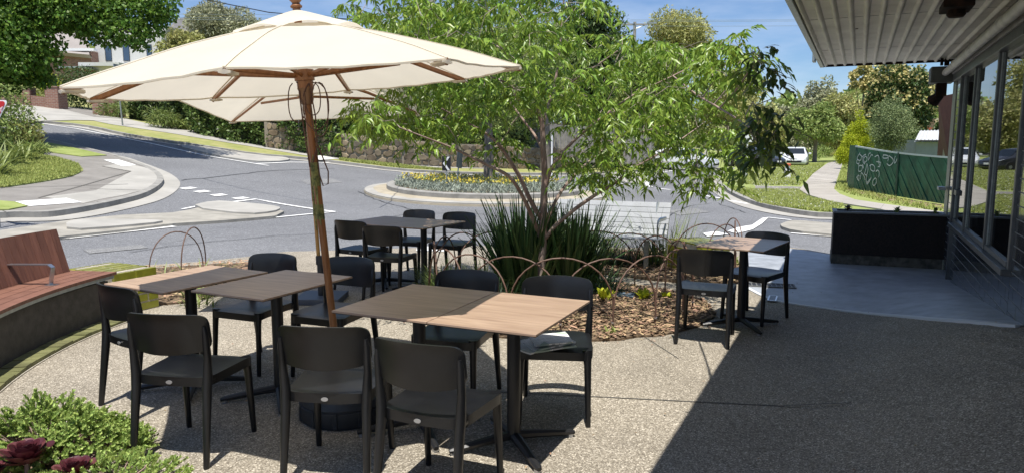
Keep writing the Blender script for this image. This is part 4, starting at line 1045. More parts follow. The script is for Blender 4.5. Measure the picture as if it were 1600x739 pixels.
hoop_fence('two rusty hoops at the corner of the small left bed', [Vector((-3.94, 7.6, 0)), Vector((-3.62, 7.66, 0)), Vector((-3.58, 8.12, 0)), Vector((-3.66, 8.38, 0))], False)

# ============================================================ BEDS
bed = [(ell(R(k*7.5), 1.16, 1.17).x+.02*math.sin(k*1.7), ell(R(k*7.5), 1.16, 1.17).y+.03*math.sin(k*2.3)) for k in range(48)]
def bz(x, y):
    d = math.hypot((x-BEDC[0])/(BRX*1.16), (y-BEDC[1])/(BRY*1.17)); return .02+.05*sstep((1-d)*2.2)+.012*math.sin(x*9)*math.sin(y*11)
drape('tree_bed', bed, 0.0, M_soil, side=.06, zf=bz, step=.12)
bed2 = [(.0, 9.05), (1.0, 8.85), (1.9, 8.15), (2.6, 8.05), (3.0, 8.5), (3.05, 9.6), (2.75, 10.3), (1.2, 10.7), (.1, 10.6), (-.3, 9.8)]
drape('bench_bed', bed2, .015, M_soil, side=.06, zf=lambda x, y: .02, step=.3, smooth=2)
bed3 = [(-3.35, 6.95), (-3.1, 7.7), (-2.95, 8.6), (-3.1, 9.4), (-3.6, 9.6), (-4.9, 9.0), (-5.2, 7.9), (-4.2, 7.2)]
drape('corner_bed', bed3, .02, M_soil, side=.06, zf=patio, step=.3, smooth=1)
def chips(name, poly, n, zf, label, seed, size=.035):
    rg = random.Random(seed); xs = [p[0] for p in poly]; ys = [p[1] for p in poly]; mb = MB(); c = 0
    while c < n:
        x = rg.uniform(min(xs), max(xs)); y = rg.uniform(min(ys), max(ys))
        if not inside(poly, x, y): continue
        c += 1; l = size*rg.uniform(.4, 1.5); w = size*rg.uniform(.15, .4); a = rg.uniform(0, 6.28); t_ = rg.uniform(-.5, .5); z = zf(x, y)+rg.uniform(.004, .022)
        ca, sa = math.cos(a), math.sin(a); th = .0022
        q = []
        for du, dv in ((-l, -w), (l, -w*.7), (l*.9, w), (-l*.8, w*.8)): q.append((x+du*ca-dv*sa, y+du*sa+dv*ca, z+du*t_*.5+dv*.3))
        mb.quad(*q)
    tag(mb.build(name, M_chip, kind='stuff'), label, 'mulch')
chips('bark_mulch', bed, 9500, bz, 'pale bark chips and dead leaves covering the tree bed', 11, .026)
chips('bark_mulch', bed2, 1800, lambda x, y: .045, 'bark chips under the grey slatted bench', 12)
chips('bark_mulch', bed3, 900, lambda x, y: .045, 'dry chips in the small bed by the left glazed block', 13)
# stray leaves on the paving
mbs = MB(); rg = random.Random(5)
for k in range(150):
    a = rg.uniform(0, 6.28); rr_ = 1.17+abs(rg.gauss(0, .07)); p = ell(a, rr_, rr_); l = rg.uniform(.008, .02); b = rg.uniform(0, 6.28); z = patio(p.x, p.y)+.006
    mbs.quad((p.x-l*math.cos(b), p.y-l*math.sin(b), z), (p.x+l*.4*math.sin(b), p.y-l*.4*math.cos(b), z+.004), (p.x+l*math.cos(b), p.y+l*math.sin(b), z), (p.x-l*.4*math.sin(b), p.y+l*.4*math.cos(b), z+.002))
tag(mbs.build('fallen_leaves', M_chip, kind='stuff'), 'scattered dry leaf litter around the edge of the tree bed', 'leaf litter')

mbs = MB(); rg = random.Random(15)
for k in range(260):
    x, y = rg.uniform(-3.2, 3.4), rg.uniform(2.6, 9); l = rg.uniform(.005, .014); b = rg.uniform(0, 6.28); z = patio(x, y)+.014
    mbs.quad((x-l*math.cos(b), y-l*math.sin(b), z), (x+l*.45*math.sin(b), y-l*.45*math.cos(b), z+.003), (x+l*math.cos(b), y+l*math.sin(b), z), (x-l*.45*math.sin(b), y+l*.45*math.cos(b), z+.004))
tag(mbs.build('leaf_litter', M_chip, kind='stuff'), 'tiny dry leaf fragments blown over the open paving', 'leaf litter')
def kerb_joints(path, d0, d1, step, h):
    acc = 0
    for i in range(1, len(path)-1):
        acc += math.hypot(path[i][0]-path[i-1][0], path[i][1]-path[i-1][1])
        if acc > step:
            acc = 0; t_ = (Vector(path[i+1])-Vector(path[i-1])).normalized(); n_ = Vector((-t_.y, t_.x)); p = Vector(path[i])
            joint(tuple(p+n_*d0), tuple(p+n_*d1), .012, T, 'kerb_joint', h)
for pth in (resample(cornerL, .2, False), resample(cR, .2, False)): kerb_joints(pth, .0, .16, 2.2, .031)
cc = resample(circ(3.86), .2); kerb_joints(cc, .0, .7, 3.0, .04) if False else None

# ============================================================ STRAPPY PLANTS
def blade_mesh(l, w, bend, seg=5):
    m_ = MB(); 
    for i in range(seg+1):
        t_ = i/seg; a = bend*t_; x = l*(math.sin(a)*t_*.62); z = l*t_*(math.cos(a*.75)); ww = w*(1-t_**2.2)*(.7+.6*min(1, t_*3)) if i < seg else w*.05
        m_.v += [(x, -ww/2, z), (x-.15*w, 0, z+.0), (x, ww/2, z)]
    for i in range(seg):
        a = i*3; m_.f += [(a, a+1, a+4, a+3), (a+1, a+2, a+5, a+4)]
    return m_
def strap_plant(name, loc, label, cat, n, L, w, spread, bend, mt, base=.12, seed=0, nobj=60, tilt_max=55, rx=None):
    t = thing(name, loc, label, cat); rg = random.Random(seed); ms = []
    for b in bend: ms.append(blade_mesh(1, w, b))
    mm = [None]*len(ms); rest = MB()
    for i in range(n):
        k = rg.randrange(len(ms)); az = rg.uniform(0, 6.283); tl = R(rg.uniform(2, tilt_max))*rg.random()**.5; s = L*rg.uniform(.55, 1.08)*(1-.25*tl)
        r_ = base*math.sqrt(rg.random())*(rx or 1); ox, oy = r_*math.cos(az+rg.gauss(0, .5)), base*math.sqrt(rg.random())*math.sin(az+rg.gauss(0, .5))
        M_ = Matrix.Translation((ox, oy, -.01)) @ Matrix.Rotation(az, 4, 'Z') @ Matrix.Rotation(tl*spread, 4, 'Y') @ Matrix.Diagonal((s, 1, s, 1))
        if i < nobj:
            if mm[k] is None: mm[k] = ms[k].mesh('leaf_blade', 80)
            o = link('leaf_blade', mm[k], mt, t); o.matrix_local = M_
        else:
            b0 = len(rest.v); rest.v += [tuple(M_ @ Vector(v)) for v in ms[k].v]; rest.f += [tuple(q+b0 for q in f) for f in ms[k].f]
    if rest.f: rest.build('foliage', mt, t, kind='stuff')
    return t
strap_plant('strap_leaf_clump', (.14, 7.42, .05), 'tall dark green sword-leaved clump on the left of the tree trunk', 'plant', 330, 1.08, .034, .8, (.12, .35, .05), M_blade_dk, .24, 1, 110, 50)
strap_plant('strap_leaf_clump', (.62, 7.55, .05), 'tall dark green sword-leaved clump on the right of the tree trunk', 'plant', 300, 1.02, .034, .85, (.12, .35, .05), M_blade_dk, .24, 2, 110, 52)
for i, (x, y, L, lab) in enumerate(((-.62, 6.95, .52, 'arching pale green grass clump at the left end of the hoop ring'), (-.30, 7.25, .55, 'arching grass clump between the left hoops and the sword-leaved plant'), (-.40, 6.62, .42, 'low grass clump in front of the left hoops'), (-.75, 7.35, .50, 'seeding grass clump behind the left end of the hoop ring'), (-.12, 6.7, .40, 'low dark grass tuft at the front of the sword-leaved clump'), (1.0, 7.35, .45, 'drooping grass tuft at the right foot of the sword-leaved clump'))):
    strap_plant('grass_clump', (x, y, .05), lab, 'plant', 230, L, .008, 1.15, (.8, 1.2, .5), M_blade_lt if i in (0, 1, 3) else M_blade_dk, .13, 20+i, 30, 70)
for i, (x, y, lab) in enumerate(((2.05, 9.35, 'loose grassy clump at the right end of the grey slatted bench'), (1.15, 9.95, 'spiky grass showing above the back of the grey slatted bench'), (.55, 9.75, 'thin grass behind the left end of the grey slatted bench'), (1.75, 9.35, 'dark strappy plant under the right end of the grey slatted bench'), (1.2, 9.3, 'dark plants in the shade beneath the grey slatted bench'), (.7, 9.4, 'dark grass under the left end of the grey slatted bench'))):
    strap_plant('grass_clump', (x, y, .03), lab, 'plant', 200, (.85, .95, .7, .38, .38, .38)[i], .009, .9, (.5, .8, .3), M_blade_lt if i < 3 else M_blade_dk, .2, 40+i, 25, 62, 2.0)
for i, (x, y, lab) in enumerate(((-3.28, 7.35, 'weeds at the right foot of the left glazed brick block'), (-3.55, 8.0, 'strappy blades standing inside the two corner hoops'), (-3.9, 7.7, 'narrow blades between the left glazed block and the hoops'), (-3.0, 8.9, 'low weeds by the kerb behind the leftmost table'), (-3.15, 7.0, 'small leafy weed beside the block and the chair'))):
    strap_plant('weed', (x, y, .02), lab, 'plant', 45, (.2, .42, .4, .14, .16)[i], .016, 1.1, (.6, .9), M_blade_lt, .12, 60+i, 20, 65, 1.6)
def leafy(name, loc, label, n, l, w, mt, seed, tilt=1.1, base=.04):
    t = thing(name, loc, label, 'plant'); rg = random.Random(seed); me = None
    m_ = MB(); m_.v = [(0, 0, 0), (.4, -.5, .1), (.45, 0, .04), (.4, .5, .1), (.8, -.35, .14), (.85, 0, .09), (.8, .35, .14), (1, 0, .05)]; m_.f = [(0, 1, 2), (0, 2, 3), (1, 4, 5, 2), (2, 5, 6, 3), (4, 7, 5), (5, 7, 6)]
    me = m_.mesh('leaf', 80)
    for i in range(n):
        o = link('leaf', me, mt, t); o.location = (rg.uniform(-base, base), rg.uniform(-base, base), 0); o.rotation_euler = (0, -rg.uniform(.1, tilt), i*2.4); s = l*rg.uniform(.6, 1.1); o.scale = (s, w*s/l, s)
    return t
leafy('weed', (.93, 6.98, .075), 'fresh green leafy weed in the mulch inside the hoop ring', 22, .15, .05, M_leaf_lime, 1)
leafy('weed', (1.32, 7.05, .06), 'second leafy weed in the mulch, right of the blue lid', 20, .13, .04, M_leaf_lime, 2)
leafy('weed', (1.56, 7.1, .05), 'small weed in the mulch nearest the right table', 14, .10, .035, M_leaf_lime, 3)
leafy('weed', (.84, 5.86, .03), 'little weed at the front edge of the mulch near the newspaper chair', 14, .07, .03, M_leaf_mid, 4)
t = thing('utility_lid', (1.1, 7.2, .07), 'blue-grey plastic service lid lying in the mulch', 'lid'); m_ = MB(); m_.box((0, 0, .008), (.16, .10, .008), -.2); m_.build('cover', mat('blue_grey_lid', (.16, .22, .28), .5), t, bevel=.003)
m_ = MB(); m_.box((0, 0, .018), (.13, .07, .002), -.2); m_.build('inset', mat('blue_grey_lid', (.16, .22, .28), .5), t)
leafy('weed', (2.95, 9.3, .03), 'sparse weed growing at the edge of the concrete apron', 22, .12, .05, M_leaf_mid, 5, 1.3)
# drain grates
def grate(loc, rz, label, L_, W_, nbar, mt):
    t = thing('drain_grate', loc, label, 'grate', rz); m_ = MB()
    for sy in (-1, 1): m_.box((0, sy*(W_-.008), .004), (L_, .008, .004))
    for sx in (-1, 1): m_.box((sx*(L_-.008), 0, .004), (.008, W_-.017, .004))
    m_.build('frame', mt, t, kind=None); bm_ = MB(); bm_.box((0, 0, .003), (.006, W_-.018, .003)); me = bm_.mesh('bar')
    for i in range(nbar): o = link('bar', me, mt, t); o.location = (-L_+.02+(2*L_-.04)*(i+.5)/nbar, 0, 0)
    m_ = MB(); m_.box((0, 0, .0012), (L_-.017, W_-.017, .0008)); m_.build('pit', M_dark, t)
g1 = at(1205, 447); grate((g1[0], g1[1], patio(*g1)+.012), -.25, 'rectangular drain grate let into the concrete apron', .26, .11, 9, mat('worn_iron', (.20, .20, .19), .6, metal=.4))
g2 = at(1207, 468); grate((g2[0], g2[1], patio(*g2)+.012), 1.15, 'small bright metal grate just outside the apron edge', .13, .045, 5, M_steel)

# ============================================================ GREY SLATTED BENCH
sb = thing('slatted_bench', (1.2, 9.35, 0), 'pale grey slatted park bench standing in the bed by the road', 'bench', R(-24))
SLM = {}
def sslat(y, z, tilt, name, w=.036):
    if w not in SLM: m_ = MB(); m_.box((0, 0, 0), (.80, w, .010)); SLM[w] = m_.mesh('slat')
    o = link(name, SLM[w], M_silver, sb); o.location = (0, y, z); o.rotation_euler = (R(tilt), 0, 0)
for i in range(6): sslat(-.22+i*.083, .42-.004*i, -3, 'seat_slat', .037)
for i in range(6): sslat(.27+i*.042, .455+i*.068, 60, 'back_slat', .036)
for x in (-.62, .62):
    m_ = MB(); m_.box((x, -.12, .19), (.03, .02, .20)); m_.build('leg', M_galv, sb, bevel=.003)
    m_ = MB(); m_.tube([(x, .28, 0), (x, .27, .40), (x, .50, .83)], .022, 6); m_.build('leg', M_galv, sb)
    m_ = MB(); m_.box((x, .02, .398), (.022, .24, .010)); m_.build('seat_bearer', M_galv, sb)
for x in (-.77, .77):
    m_ = MB(); m_.tube([(x, -.17, .40), (x, -.19, .58), (x, -.16, .64), (x, -.08, .655), (x, .30, .64)], .022, 10, sq=(.5, 1.3)); m_.build('armrest', M_steel, sb, smooth=50)

# ============================================================ FOREGROUND BED
fb = [(-4.5, 3.7), (-3.4, 3.75), (-2.6, 3.6), (-2.05, 3.2), (-1.75, 2.7), (-1.7, 1.5), (-5, 1.5)]
drape('foreground_bed', fb, .03, M_soil, zf=patio, step=.25, smooth=2, side=.05)
chips('bark_mulch', smooth_poly(fb, 2), 2500, lambda x, y: .045, 'pale chips around the purple rosettes at the bottom left corner', 14, .03)
def sprig_shrub(name, loc, label, n, seed, sx, sy, sz):
    t = thing(name, loc, label, 'shrub'); rg = np.random.default_rng(seed)
    stems = MB(); V = []; Fc = []
    def addtip(p, d, L):
        # feathery sprig: short needles around a stalk
        k = 20
        d = d/np.linalg.norm(d); a = np.cross(d, (0, 0, 1.)); a /= np.linalg.norm(a)+1e-6; b = np.cross(d, a)
        for i in range(k):
            f = i/k; an = i*2.4; o = (a*math.cos(an)+b*math.sin(an)); q = p+d*L*f; l = .0145*(1-.35*f)*rg.uniform(.5, 1.5); e = q+(o*.75+d*.7+np.array((0, 0, .25)))*l; w = np.cross(d, o)*.0052
            n0 = len(V); V.extend([q-w, q+w, e+w*.7+(0, 0, .0), e-w*.7]); Fc.append((n0, n0+1, n0+2, n0+3))
    for i in range(n):
        a = rg.uniform(0, 6.283); r_ = math.sqrt(rg.uniform(0, 1)); z = sz*(1-r_**2.2)*rg.uniform(.45, 1.05)*(.72+.28*math.sin(a*3+r_*5))+.02
        p = np.array((sx*r_*math.cos(a), sy*r_*math.sin(a), z)); d = np.array((math.cos(a)*(.3+r_), math.sin(a)*(.3+r_), .75-.35*r_))+rg.normal(0, .35, 3)
        L = rg.uniform(.03, .075); addtip(p, d, L)
        if i % 7 == 0: stems.tube([(p[0]*.3, p[1]*.3, .0), (p[0]*.75, p[1]*.75, z*.6), tuple(p)], [.006, .004, .002], 4)
    me = bpy.data.meshes.new('foliage'); me.from_pydata([tuple(v) for v in V], [], Fc); me.update(); link('foliage', me, M_juniper, t, 'stuff'); stems.build('stems', M_bark, t, kind='stuff')
    return t
sprig_shrub('feathery_shrub', (-2.40, 3.50, .03), 'low bright green feathery shrub at the bottom left, beside the chair', 1500, 3, .50, .30, .27)
sprig_shrub('feathery_shrub', (-1.86, 3.10, .03), 'trailing end of feathery green growth spreading over the paving', 260, 4, .34, .26, .10)
def rosette(loc, s, label, seed):
    t = thing('rosette_succulent', loc, label, 'succulent'); rg = random.Random(seed)
    m_ = MB(); m_.plate(.5, .5, .42, lambda x, y, k: (x+.5, y*(.35+.75*min(1, (x+.5)*1.4))*.75, (.10*(2*abs(y))**2+.22*(x+.5)**2)+(0 if k else .07*(1-abs(2*x))*(1-abs(2*y)))), 6, 6); me = m_.mesh('leaf', 60)
    n = 42
    for i in range(n):
        f = i/n; o = link('leaf', me, M_aeon, t); o.rotation_euler = (rg.uniform(-.06, .06), -R(8+76*(1-f)**.9), i*2.39996); L_ = s*(.35+.65*f); o.scale = (L_, L_*.75, L_); o.location = (0, 0, s*.20*(1-f))
    m_ = MB(); m_.tube([(0, 0, -loc[2]+.0), (0, 0, .02)], .012, 6); m_.build('stem', M_bark, t); return t
rosette((*at(42, 722, .12), .11), .15, 'large purple rosette succulent at the bottom left corner', 1)
rosette((*at(118, 742, .08), .07), .12, 'smaller purple rosette succulent right of the large one', 2)
rosette((*at(-8, 742, .1), .10), .08, 'dark purple rosette partly cut by the bottom left frame corner', 3)

# ============================================================ FOLIAGE
def leaf_mesh(name, P, D, S, wid, rg, bent=True, droop=.25):
    """P positions, D directions (unit), S lengths -> one mesh of small leaves"""
    n = len(P); up_ = rg.normal(0, 1, (n, 3)); side = np.cross(D, up_); side /= np.linalg.norm(side, axis=1, keepdims=True)+1e-9
    nor = np.cross(side, D)
    S = S[:, None]; W_ = S*wid
    a = P; l = P+D*S*.42-side*W_*.5+nor*W_*.18; r = P+D*S*.42+side*W_*.5+nor*W_*.18; c = P+D*S*.45
    tip = P+D*S; tip = tip+np.array((0, 0, -1.))*S*droop*.5
    if bent:
        V = np.stack([a, l, c, r, tip], 1).reshape(-1, 3); k = np.arange(n)[:, None]*5
        Fc = np.concatenate([k+[[0, 1, 2]], k+[[0, 2, 3]], k+[[1, 4, 2]], k+[[2, 4, 3]]], 1).reshape(-1, 3); m = 3
    else:
        V = np.stack([a, l, tip, r], 1).reshape(-1, 3); k = np.arange(n)[:, None]*4; Fc = (k+[[0, 1, 2, 3]]); m = 4
    me = bpy.data.meshes.new(name); me.vertices.add(len(V)); me.vertices.foreach_set('co', V.astype(np.float32).ravel())
    nf = len(Fc); me.loops.add(nf*m); me.loops.foreach_set('vertex_index', Fc.astype(np.int32).ravel()); me.polygons.add(nf)
    me.polygons.foreach_set('loop_start', np.arange(nf, dtype=np.int32)*m); me.update(calc_edges=True); me.validate(); return me
def blob_points(blobs, n, rg, shell=.55):
    vol = np.array([b[3]*b[4]*b[5] for b in blobs])**.72; pr = vol/vol.sum(); idx = rg.choice(len(blobs), n, p=pr); B = np.array(blobs)[idx]
    d = rg.normal(0, 1, (n, 3)); d /= np.linalg.norm(d, axis=1, keepdims=True); r = (shell+(1-shell)*rg.random(n)**.6)
    bump = 1+.16*np.sin(d[:, 0]*7+idx)*np.sin(d[:, 1]*6+idx*2)+.10*np.sin(d[:, 2]*13+idx)
    return B[:, :3]+d*B[:, 3:6]*(r*bump)[:, None], d
def sub_blobs(cx, cy, cz, rx, ry, rz, k, rg, s=.42):
    out = []
    for i in range(k):
        d = rg.normal(0, 1, 3); d /= np.linalg.norm(d); q = .72*rg.uniform(.55, 1.05); sc_ = s*rg.uniform(.6, 1.25)
        out.append((cx+d[0]*rx*q, cy+d[1]*ry*q, cz+d[2]*rz*q, rx*sc_, ry*sc_, rz*sc_*.9))
    return out
def tree(name, x, y, trunk_h, trunk_r, crown, n, leaf, mt, label, cat='tree', group=None, seed=0, k=22, wid=.6, shell=.5, barkm=None, blobs=None, s=.42, z0=None, flowers=None, visible_trunk=True, down=.0):
    rg = np.random.default_rng(seed); z = T(x, y)-.02 if z0 is None else z0
    t = thing(name, (x, y, z), label, cat, 0, group)
    cx, cy, cz, rx, ry, rz = crown
    bl = blobs or sub_blobs(cx, cy, cz, rx, ry, rz, k, rg, s)
    P, d = blob_points(bl, n, rg, shell); D = d*.6+rg.normal(0, .6, (n, 3))+np.array((0, 0, -down)); D /= np.linalg.norm(D, axis=1, keepdims=True)
    me = leaf_mesh('crown', P, D, leaf*rg.uniform(.6, 1.3, n), wid, rg, bent=False); link('crown', me, mt, t, 'stuff')
    if flowers:
        n2, fm, fs = flowers; P, d = blob_points(bl, n2, rg, .95); P = P[d[:, 2] > -.1]; d = d[d[:, 2] > -.1]; D = d+rg.normal(0, .5, d.shape); D /= np.linalg.norm(D, axis=1, keepdims=True)
        link('blossom', leaf_mesh('blossom', P, D, fs*rg.uniform(.6, 1.3, len(P)), .8, rg, bent=False), fm, t, 'stuff')
    if visible_trunk:
        m_ = MB(); top = Vector((cx*.6, cy*.6, max(trunk_h, cz-.3*rz))); m_.tube([(0, 0, -.2), (0, 0, .15), (top.x*.3, top.y*.3, trunk_h*.6), tuple(top)], [trunk_r*1.35, trunk_r, trunk_r*.85, trunk_r*.45], 10)
        m_.build('trunk', barkm or M_bark_g, t, smooth=60)
        for i in range(min(7, len(bl))):
            b = bl[i*max(1, len(bl)//7)]; m2 = MB(); s0 = Vector((0, 0, 0)).lerp(top, .55+.06*i); m2.tube([tuple(s0), tuple(s0.lerp(Vector(b[:3]), .5)+Vector((0, 0, .1*rz))), b[:3]], [trunk_r*.4, trunk_r*.28, trunk_r*.1], 6); m2.build('branch', barkm or M_bark_g, t, smooth=60)
    return t
def W_at(px, py, Y): return atY(px, py, Y)
def px_tree(name, px, Y, top, bottom, half, n, leaf, mt, label, **kw):
    """a tree standing at distance Y whose crown spans the given photo rows"""
    n = int(n*1.7); leaf = leaf*.72; cone = kw.pop('cone', False)
    a = atY(px, top, Y); b = atY(px, bottom, Y); g = T(a.x, Y); rz = (a.z-b.z)/2; rx = half*Y/F
    if cone:
        rgc = random.Random(int(px)); z0_, z1_ = b.z-g, a.z-g; bl = []
        for i in range(26):
            f = rgc.random()**1.2; an = rgc.uniform(0, 6.28); rr_ = rx*(1-f)**.8*.62; q = rx*(.18+.30*(1-f)); bl.append((rr_*math.cos(an), rr_*math.sin(an), z0_+(z1_-z0_)*f*.9, q, q, q*1.35))
        kw['blobs'] = bl
    return tree(name, a.x, Y, max(.6, b.z-g), kw.pop('tr', .18), (0, 0, (a.z+b.z)/2-g, rx, rx*kw.pop('dep', .9), rz), n, leaf, mt, label, **kw)

# the small tree in the bed ------------------------------------------------
TX, TY = .315, 7.2
nt_ = thing('small_tree', (TX, TY, .05), 'multi-branched small tree with drooping narrow leaves growing in the hooped bed', 'tree')
TO = Vector((TX, TY, .05))
limbs = [  # photo-traced limb centrelines, each with its own depths
    ([(848, 470), (846, 430), (847, 380), (850, 335), (851, 290), (850, 240), (849, 205), (843, 180)], [7.2]*8, [.062, .058, .052, .050, .044, .038, .034, .028]),
    ([(843, 180), (836, 150), (822, 120), (800, 95), (770, 60), (760, 10)], [7.2, 7.1, 6.95, 6.8, 6.6, 6.5], [.026, .022, .018, .014, .010, .006]),
    ([(849, 190), (858, 160), (870, 120), (875, 70), (880, 0), (890, -60)], [7.2, 7.3, 7.4, 7.5, 7.6, 7.7], [.026, .022, .018, .015, .012, .008]),
    ([(847, 345), (826, 310), (808, 268), (790, 240), (770, 215), (735, 195), (690, 170)], [7.2, 7.1, 7.0, 6.9, 6.8, 6.7, 6.5], [.034, .03, .027, .023, .018, .013, .008]),
    ([(845, 370), (830, 335), (812, 300), (797, 275), (755, 255), (715, 235), (665, 215), (625, 200)], [7.2, 7.05, 6.85, 6.7, 6.55, 6.4, 6.2, 6.1], [.03, .028, .025, .022, .018, .014, .009, .006]),
    ([(852, 350), (862, 325), (880, 295), (900, 270), (930, 245), (965, 215)], [7.2, 7.25, 7.35, 7.5, 7.7, 7.9], [.026, .024, .021, .018, .014, .009]),
    ([(852, 372), (868, 352), (900, 325), (930, 305), (955, 290), (990, 262), (1040, 235), (1090, 200)], [7.2, 7.15, 7.1, 7.05, 7.0, 7.1, 7.2, 7.4], [.03, .028, .026, .023, .020, .016, .012, .007]),
    ([(853, 290), (862, 260), (882, 235), (905, 212), (940, 185), (985, 150), (1050, 120), (1110, 90)], [7.2, 7.15, 7.1, 7.0, 6.9, 6.9, 7.0, 7.1], [.026, .024, .021, .018, .015, .012, .009, .006]),
    ([(965, 215), (1010, 205), (1060, 190), (1120, 160), (1170, 120), (1195, 95)], [7.9, 8.0, 8.0, 8.1, 8.2, 8.2], [.011, .010, .009, .008, .006, .004]),
    ([(1050, 120), (1090, 150), (1125, 170), (1150, 185), (1172, 200), (1190, 232)], [7.0, 6.2, 5.2, 4.4, 3.7, 3.45], [.012, .011, .009, .007, .005, .003]),
    ([(1125, 170), (1150, 140), (1172, 110), (1190, 92)], [5.2, 4.4, 3.6, 3.4], [.008, .007, .005, .003]),
    ([(850, 240), (838, 215), (812, 180), (790, 150), (740, 110), (700, 60)], [7.2, 7.3, 7.5, 7.7, 8.0, 8.2], [.02, .018, .015, .012, .009, .006]),
    ([(858, 160), (890, 130), (930, 105), (965, 80)], [7.3, 7.2, 7.0, 6.9], [.016, .014, .011, .006]),
    ([(843, 180), (828, 172), (810, 160), (800, 130), (700, 100), (640, 70)], [7.2, 7.1, 6.9, 6.7, 6.4, 6.2], [.014, .013, .012, .010, .007, .004]),
]
nodes = []
for j, (px, ys, rs) in enumerate(limbs):
    pts = [atY(p[0], p[1], y)-TO for p, y in zip(px, ys)]
    if j == 0: pts = [Vector((pts[0].x, pts[0].y, -.08))]+pts[1:]
    dense = []; rr_ = []
    for i in range(len(pts)-1):
        for q in range(4): f = q/4; dense.append(pts[i].lerp(pts[i+1], f)+Vector((rnd.gauss(0, .006), rnd.gauss(0, .01), 0))*(0 if j == 0 and i == 0 else 1)); rr_.append((rs[i]*(1-f)+rs[i+1]*f)*.78)
    dense.append(pts[-1]); rr_.append(rs[-1])
    # smooth
    for _ in range(2): dense = [dense[0]]+[(dense[i-1]+dense[i]*2+dense[i+1])/4 for i in range(1, len(dense)-1)]+[dense[-1]]
    MB_ = MB(); MB_.tube([tuple(p) for p in dense], rr_, 10 if j == 0 else 7); MB_.build('trunk' if j == 0 else 'branch', M_bark, nt_, smooth=60)
    if j: nodes += [(p, r_) for p, r_ in zip(dense[5:], rr_[5:])]
    else: nodes += [(p, r_) for p, r_ in zip(dense[-8:], rr_[-8:])]
SIL = [(550, 165), (556, 205), (600, 222), (650, 232), (700, 226), (742, 205), (770, 262), (800, 258), (806, 205), (835, 195), (880, 190), (888, 262), (905, 285), (962, 292), (1000, 285), (1075, 292), (1080, 305), (1115, 303), (1125, 288), (1160, 310), (1195, 300), (1200, 262), (1228, 255), (1222, 170), (1196, 160), (1208, 128), (1212, 100), (1190, 78), (1170, 58), (1120, 62), (1085, 70), (1040, 62), (985, 52), (945, 40), (920, 0), (930, -260), (500, -260), (528, -10), (545, 40), (600, 62), (640, 90), (560, 130)]
rg2 = random.Random(77)
cl = []; tries = 0
def projpx(p):
    d = p.z-EYE; fz = p.y*CP-d*SP; uy = p.y*SP+d*CP; return 800+F*p.x/fz, 369.5-F*uy/fz
while len(cl) < 640 and tries < 60000:
    tries += 1
    a = Vector((rg2.gauss(0, 1), rg2.gauss(0, 1), rg2.gauss(0, 1))).normalized()*(.25+.75*rg2.random()**.45)
    p = Vector((.62+a.x*2.75, 7.25+a.y*1.6, 2.62+a.z*1.75)); q = projpx(p)
    if not inside(SIL, *q): continue
    if q[0] > 1140: continue
    if 730 < q[0] < 905 and q[1] > 165 and rg2.random() < .8: continue
    if q[1] < 0 and rg2.random() < .35: continue
    if math.sin(p.x*4.1+1)*math.sin(p.z*4.7+.6)*math.sin(p.y*2.3) > .42: continue
    if q[0] > 1120 and 60 < q[1] < 175 and rg2.random() < .45: continue
    if min([(p-c).length for c in cl[-60:]] or [9]) < .12: continue
    cl.append(p)
# extra hanging sprays along the lower edge
for (x, y, Y) in ((575, 178, 6.0), (600, 190, 6.1), (565, 195, 6.0), (630, 205, 6.2), (690, 195, 6.4), (720, 210, 6.5), (905, 255, 6.9), (925, 262, 6.9), (950, 280, 7), (980, 268, 7.1), (1085, 285, 7.3), (1110, 275, 7.5), (1120, 240, 7.0), (1130, 200, 6.9), (1125, 262, 7.2), (890, 245, 7), (765, 235, 7.2), (790, 248, 7.1), (780, 232, 7.0), (1165, 180, 3.5), (1180, 165, 3.45), (1190, 185, 3.4), (1172, 205, 3.4), (1200, 205, 3.45), (1185, 225, 3.4), (1205, 232, 3.5), (1165, 232, 3.4), (1178, 250, 3.45), (1192, 252, 3.5), (1160, 150, 3.6), (1178, 95, 3.4), (1196, 106, 3.45), (1165, 110, 3.5), (1186, 80, 3.4), (1198, 168, 3.45), (1205, 190, 3.4), (1212, 222, 3.5), (1204, 118, 3.5)):
    cl.append(atY(x, y, Y))
for (x, y, Y) in ((1130, 78, 5.9), (1150, 85, 5.8), (1165, 70, 5.8), (1112, 84, 5.9), (1140, 110, 5.9), (1090, 100, 6.0), (1125, 70, 5.6), (1135, 95, 5.4), (1150, 72, 5.5), (1160, 92, 5.3), (1120, 95, 5.7), (1145, 120, 5.3), (1165, 112, 5.6), (1128, 118, 5.9), (1155, 60, 5.7), (1140, 62, 5.9), (1172, 85, 5.8), (1118, 110, 5.4)): cl.append(atY(x, y, Y))
cl = [c-TO for c in cl]; nd = [(Vector(p), r_) for p, r_ in nodes]
order = sorted(cl, key=lambda c: min((c-n_[0]).length_squared for n_ in nd[::4])); twigs = MB(); nn = list(nd)
for c in order:
    b = min(nn, key=lambda n_: (c-n_[0]).length_squared+ (.03 if n_[1] < .003 else 0)); p0, r0 = b
    if (c-p0).length > 1.6: continue
    mid = p0.lerp(c, .5)+Vector((rg2.gauss(0, .03), rg2.gauss(0, .03), .04)); r1 = max(.0035, min(r0*.8, .009))
    twigs.tube([tuple(p0), tuple(mid), tuple(c)], [r1, r1*.75, .0022], 4, cap=False); nn += [(mid, r1*.7), (c, .0025)]
twigs.build('twigs', mat('pale_twig', (.44, .36, .30), .8, var=.3, vscale=12), nt_, kind='stuff')
g_ = np.random.default_rng(5); P = []; D = []; S = []
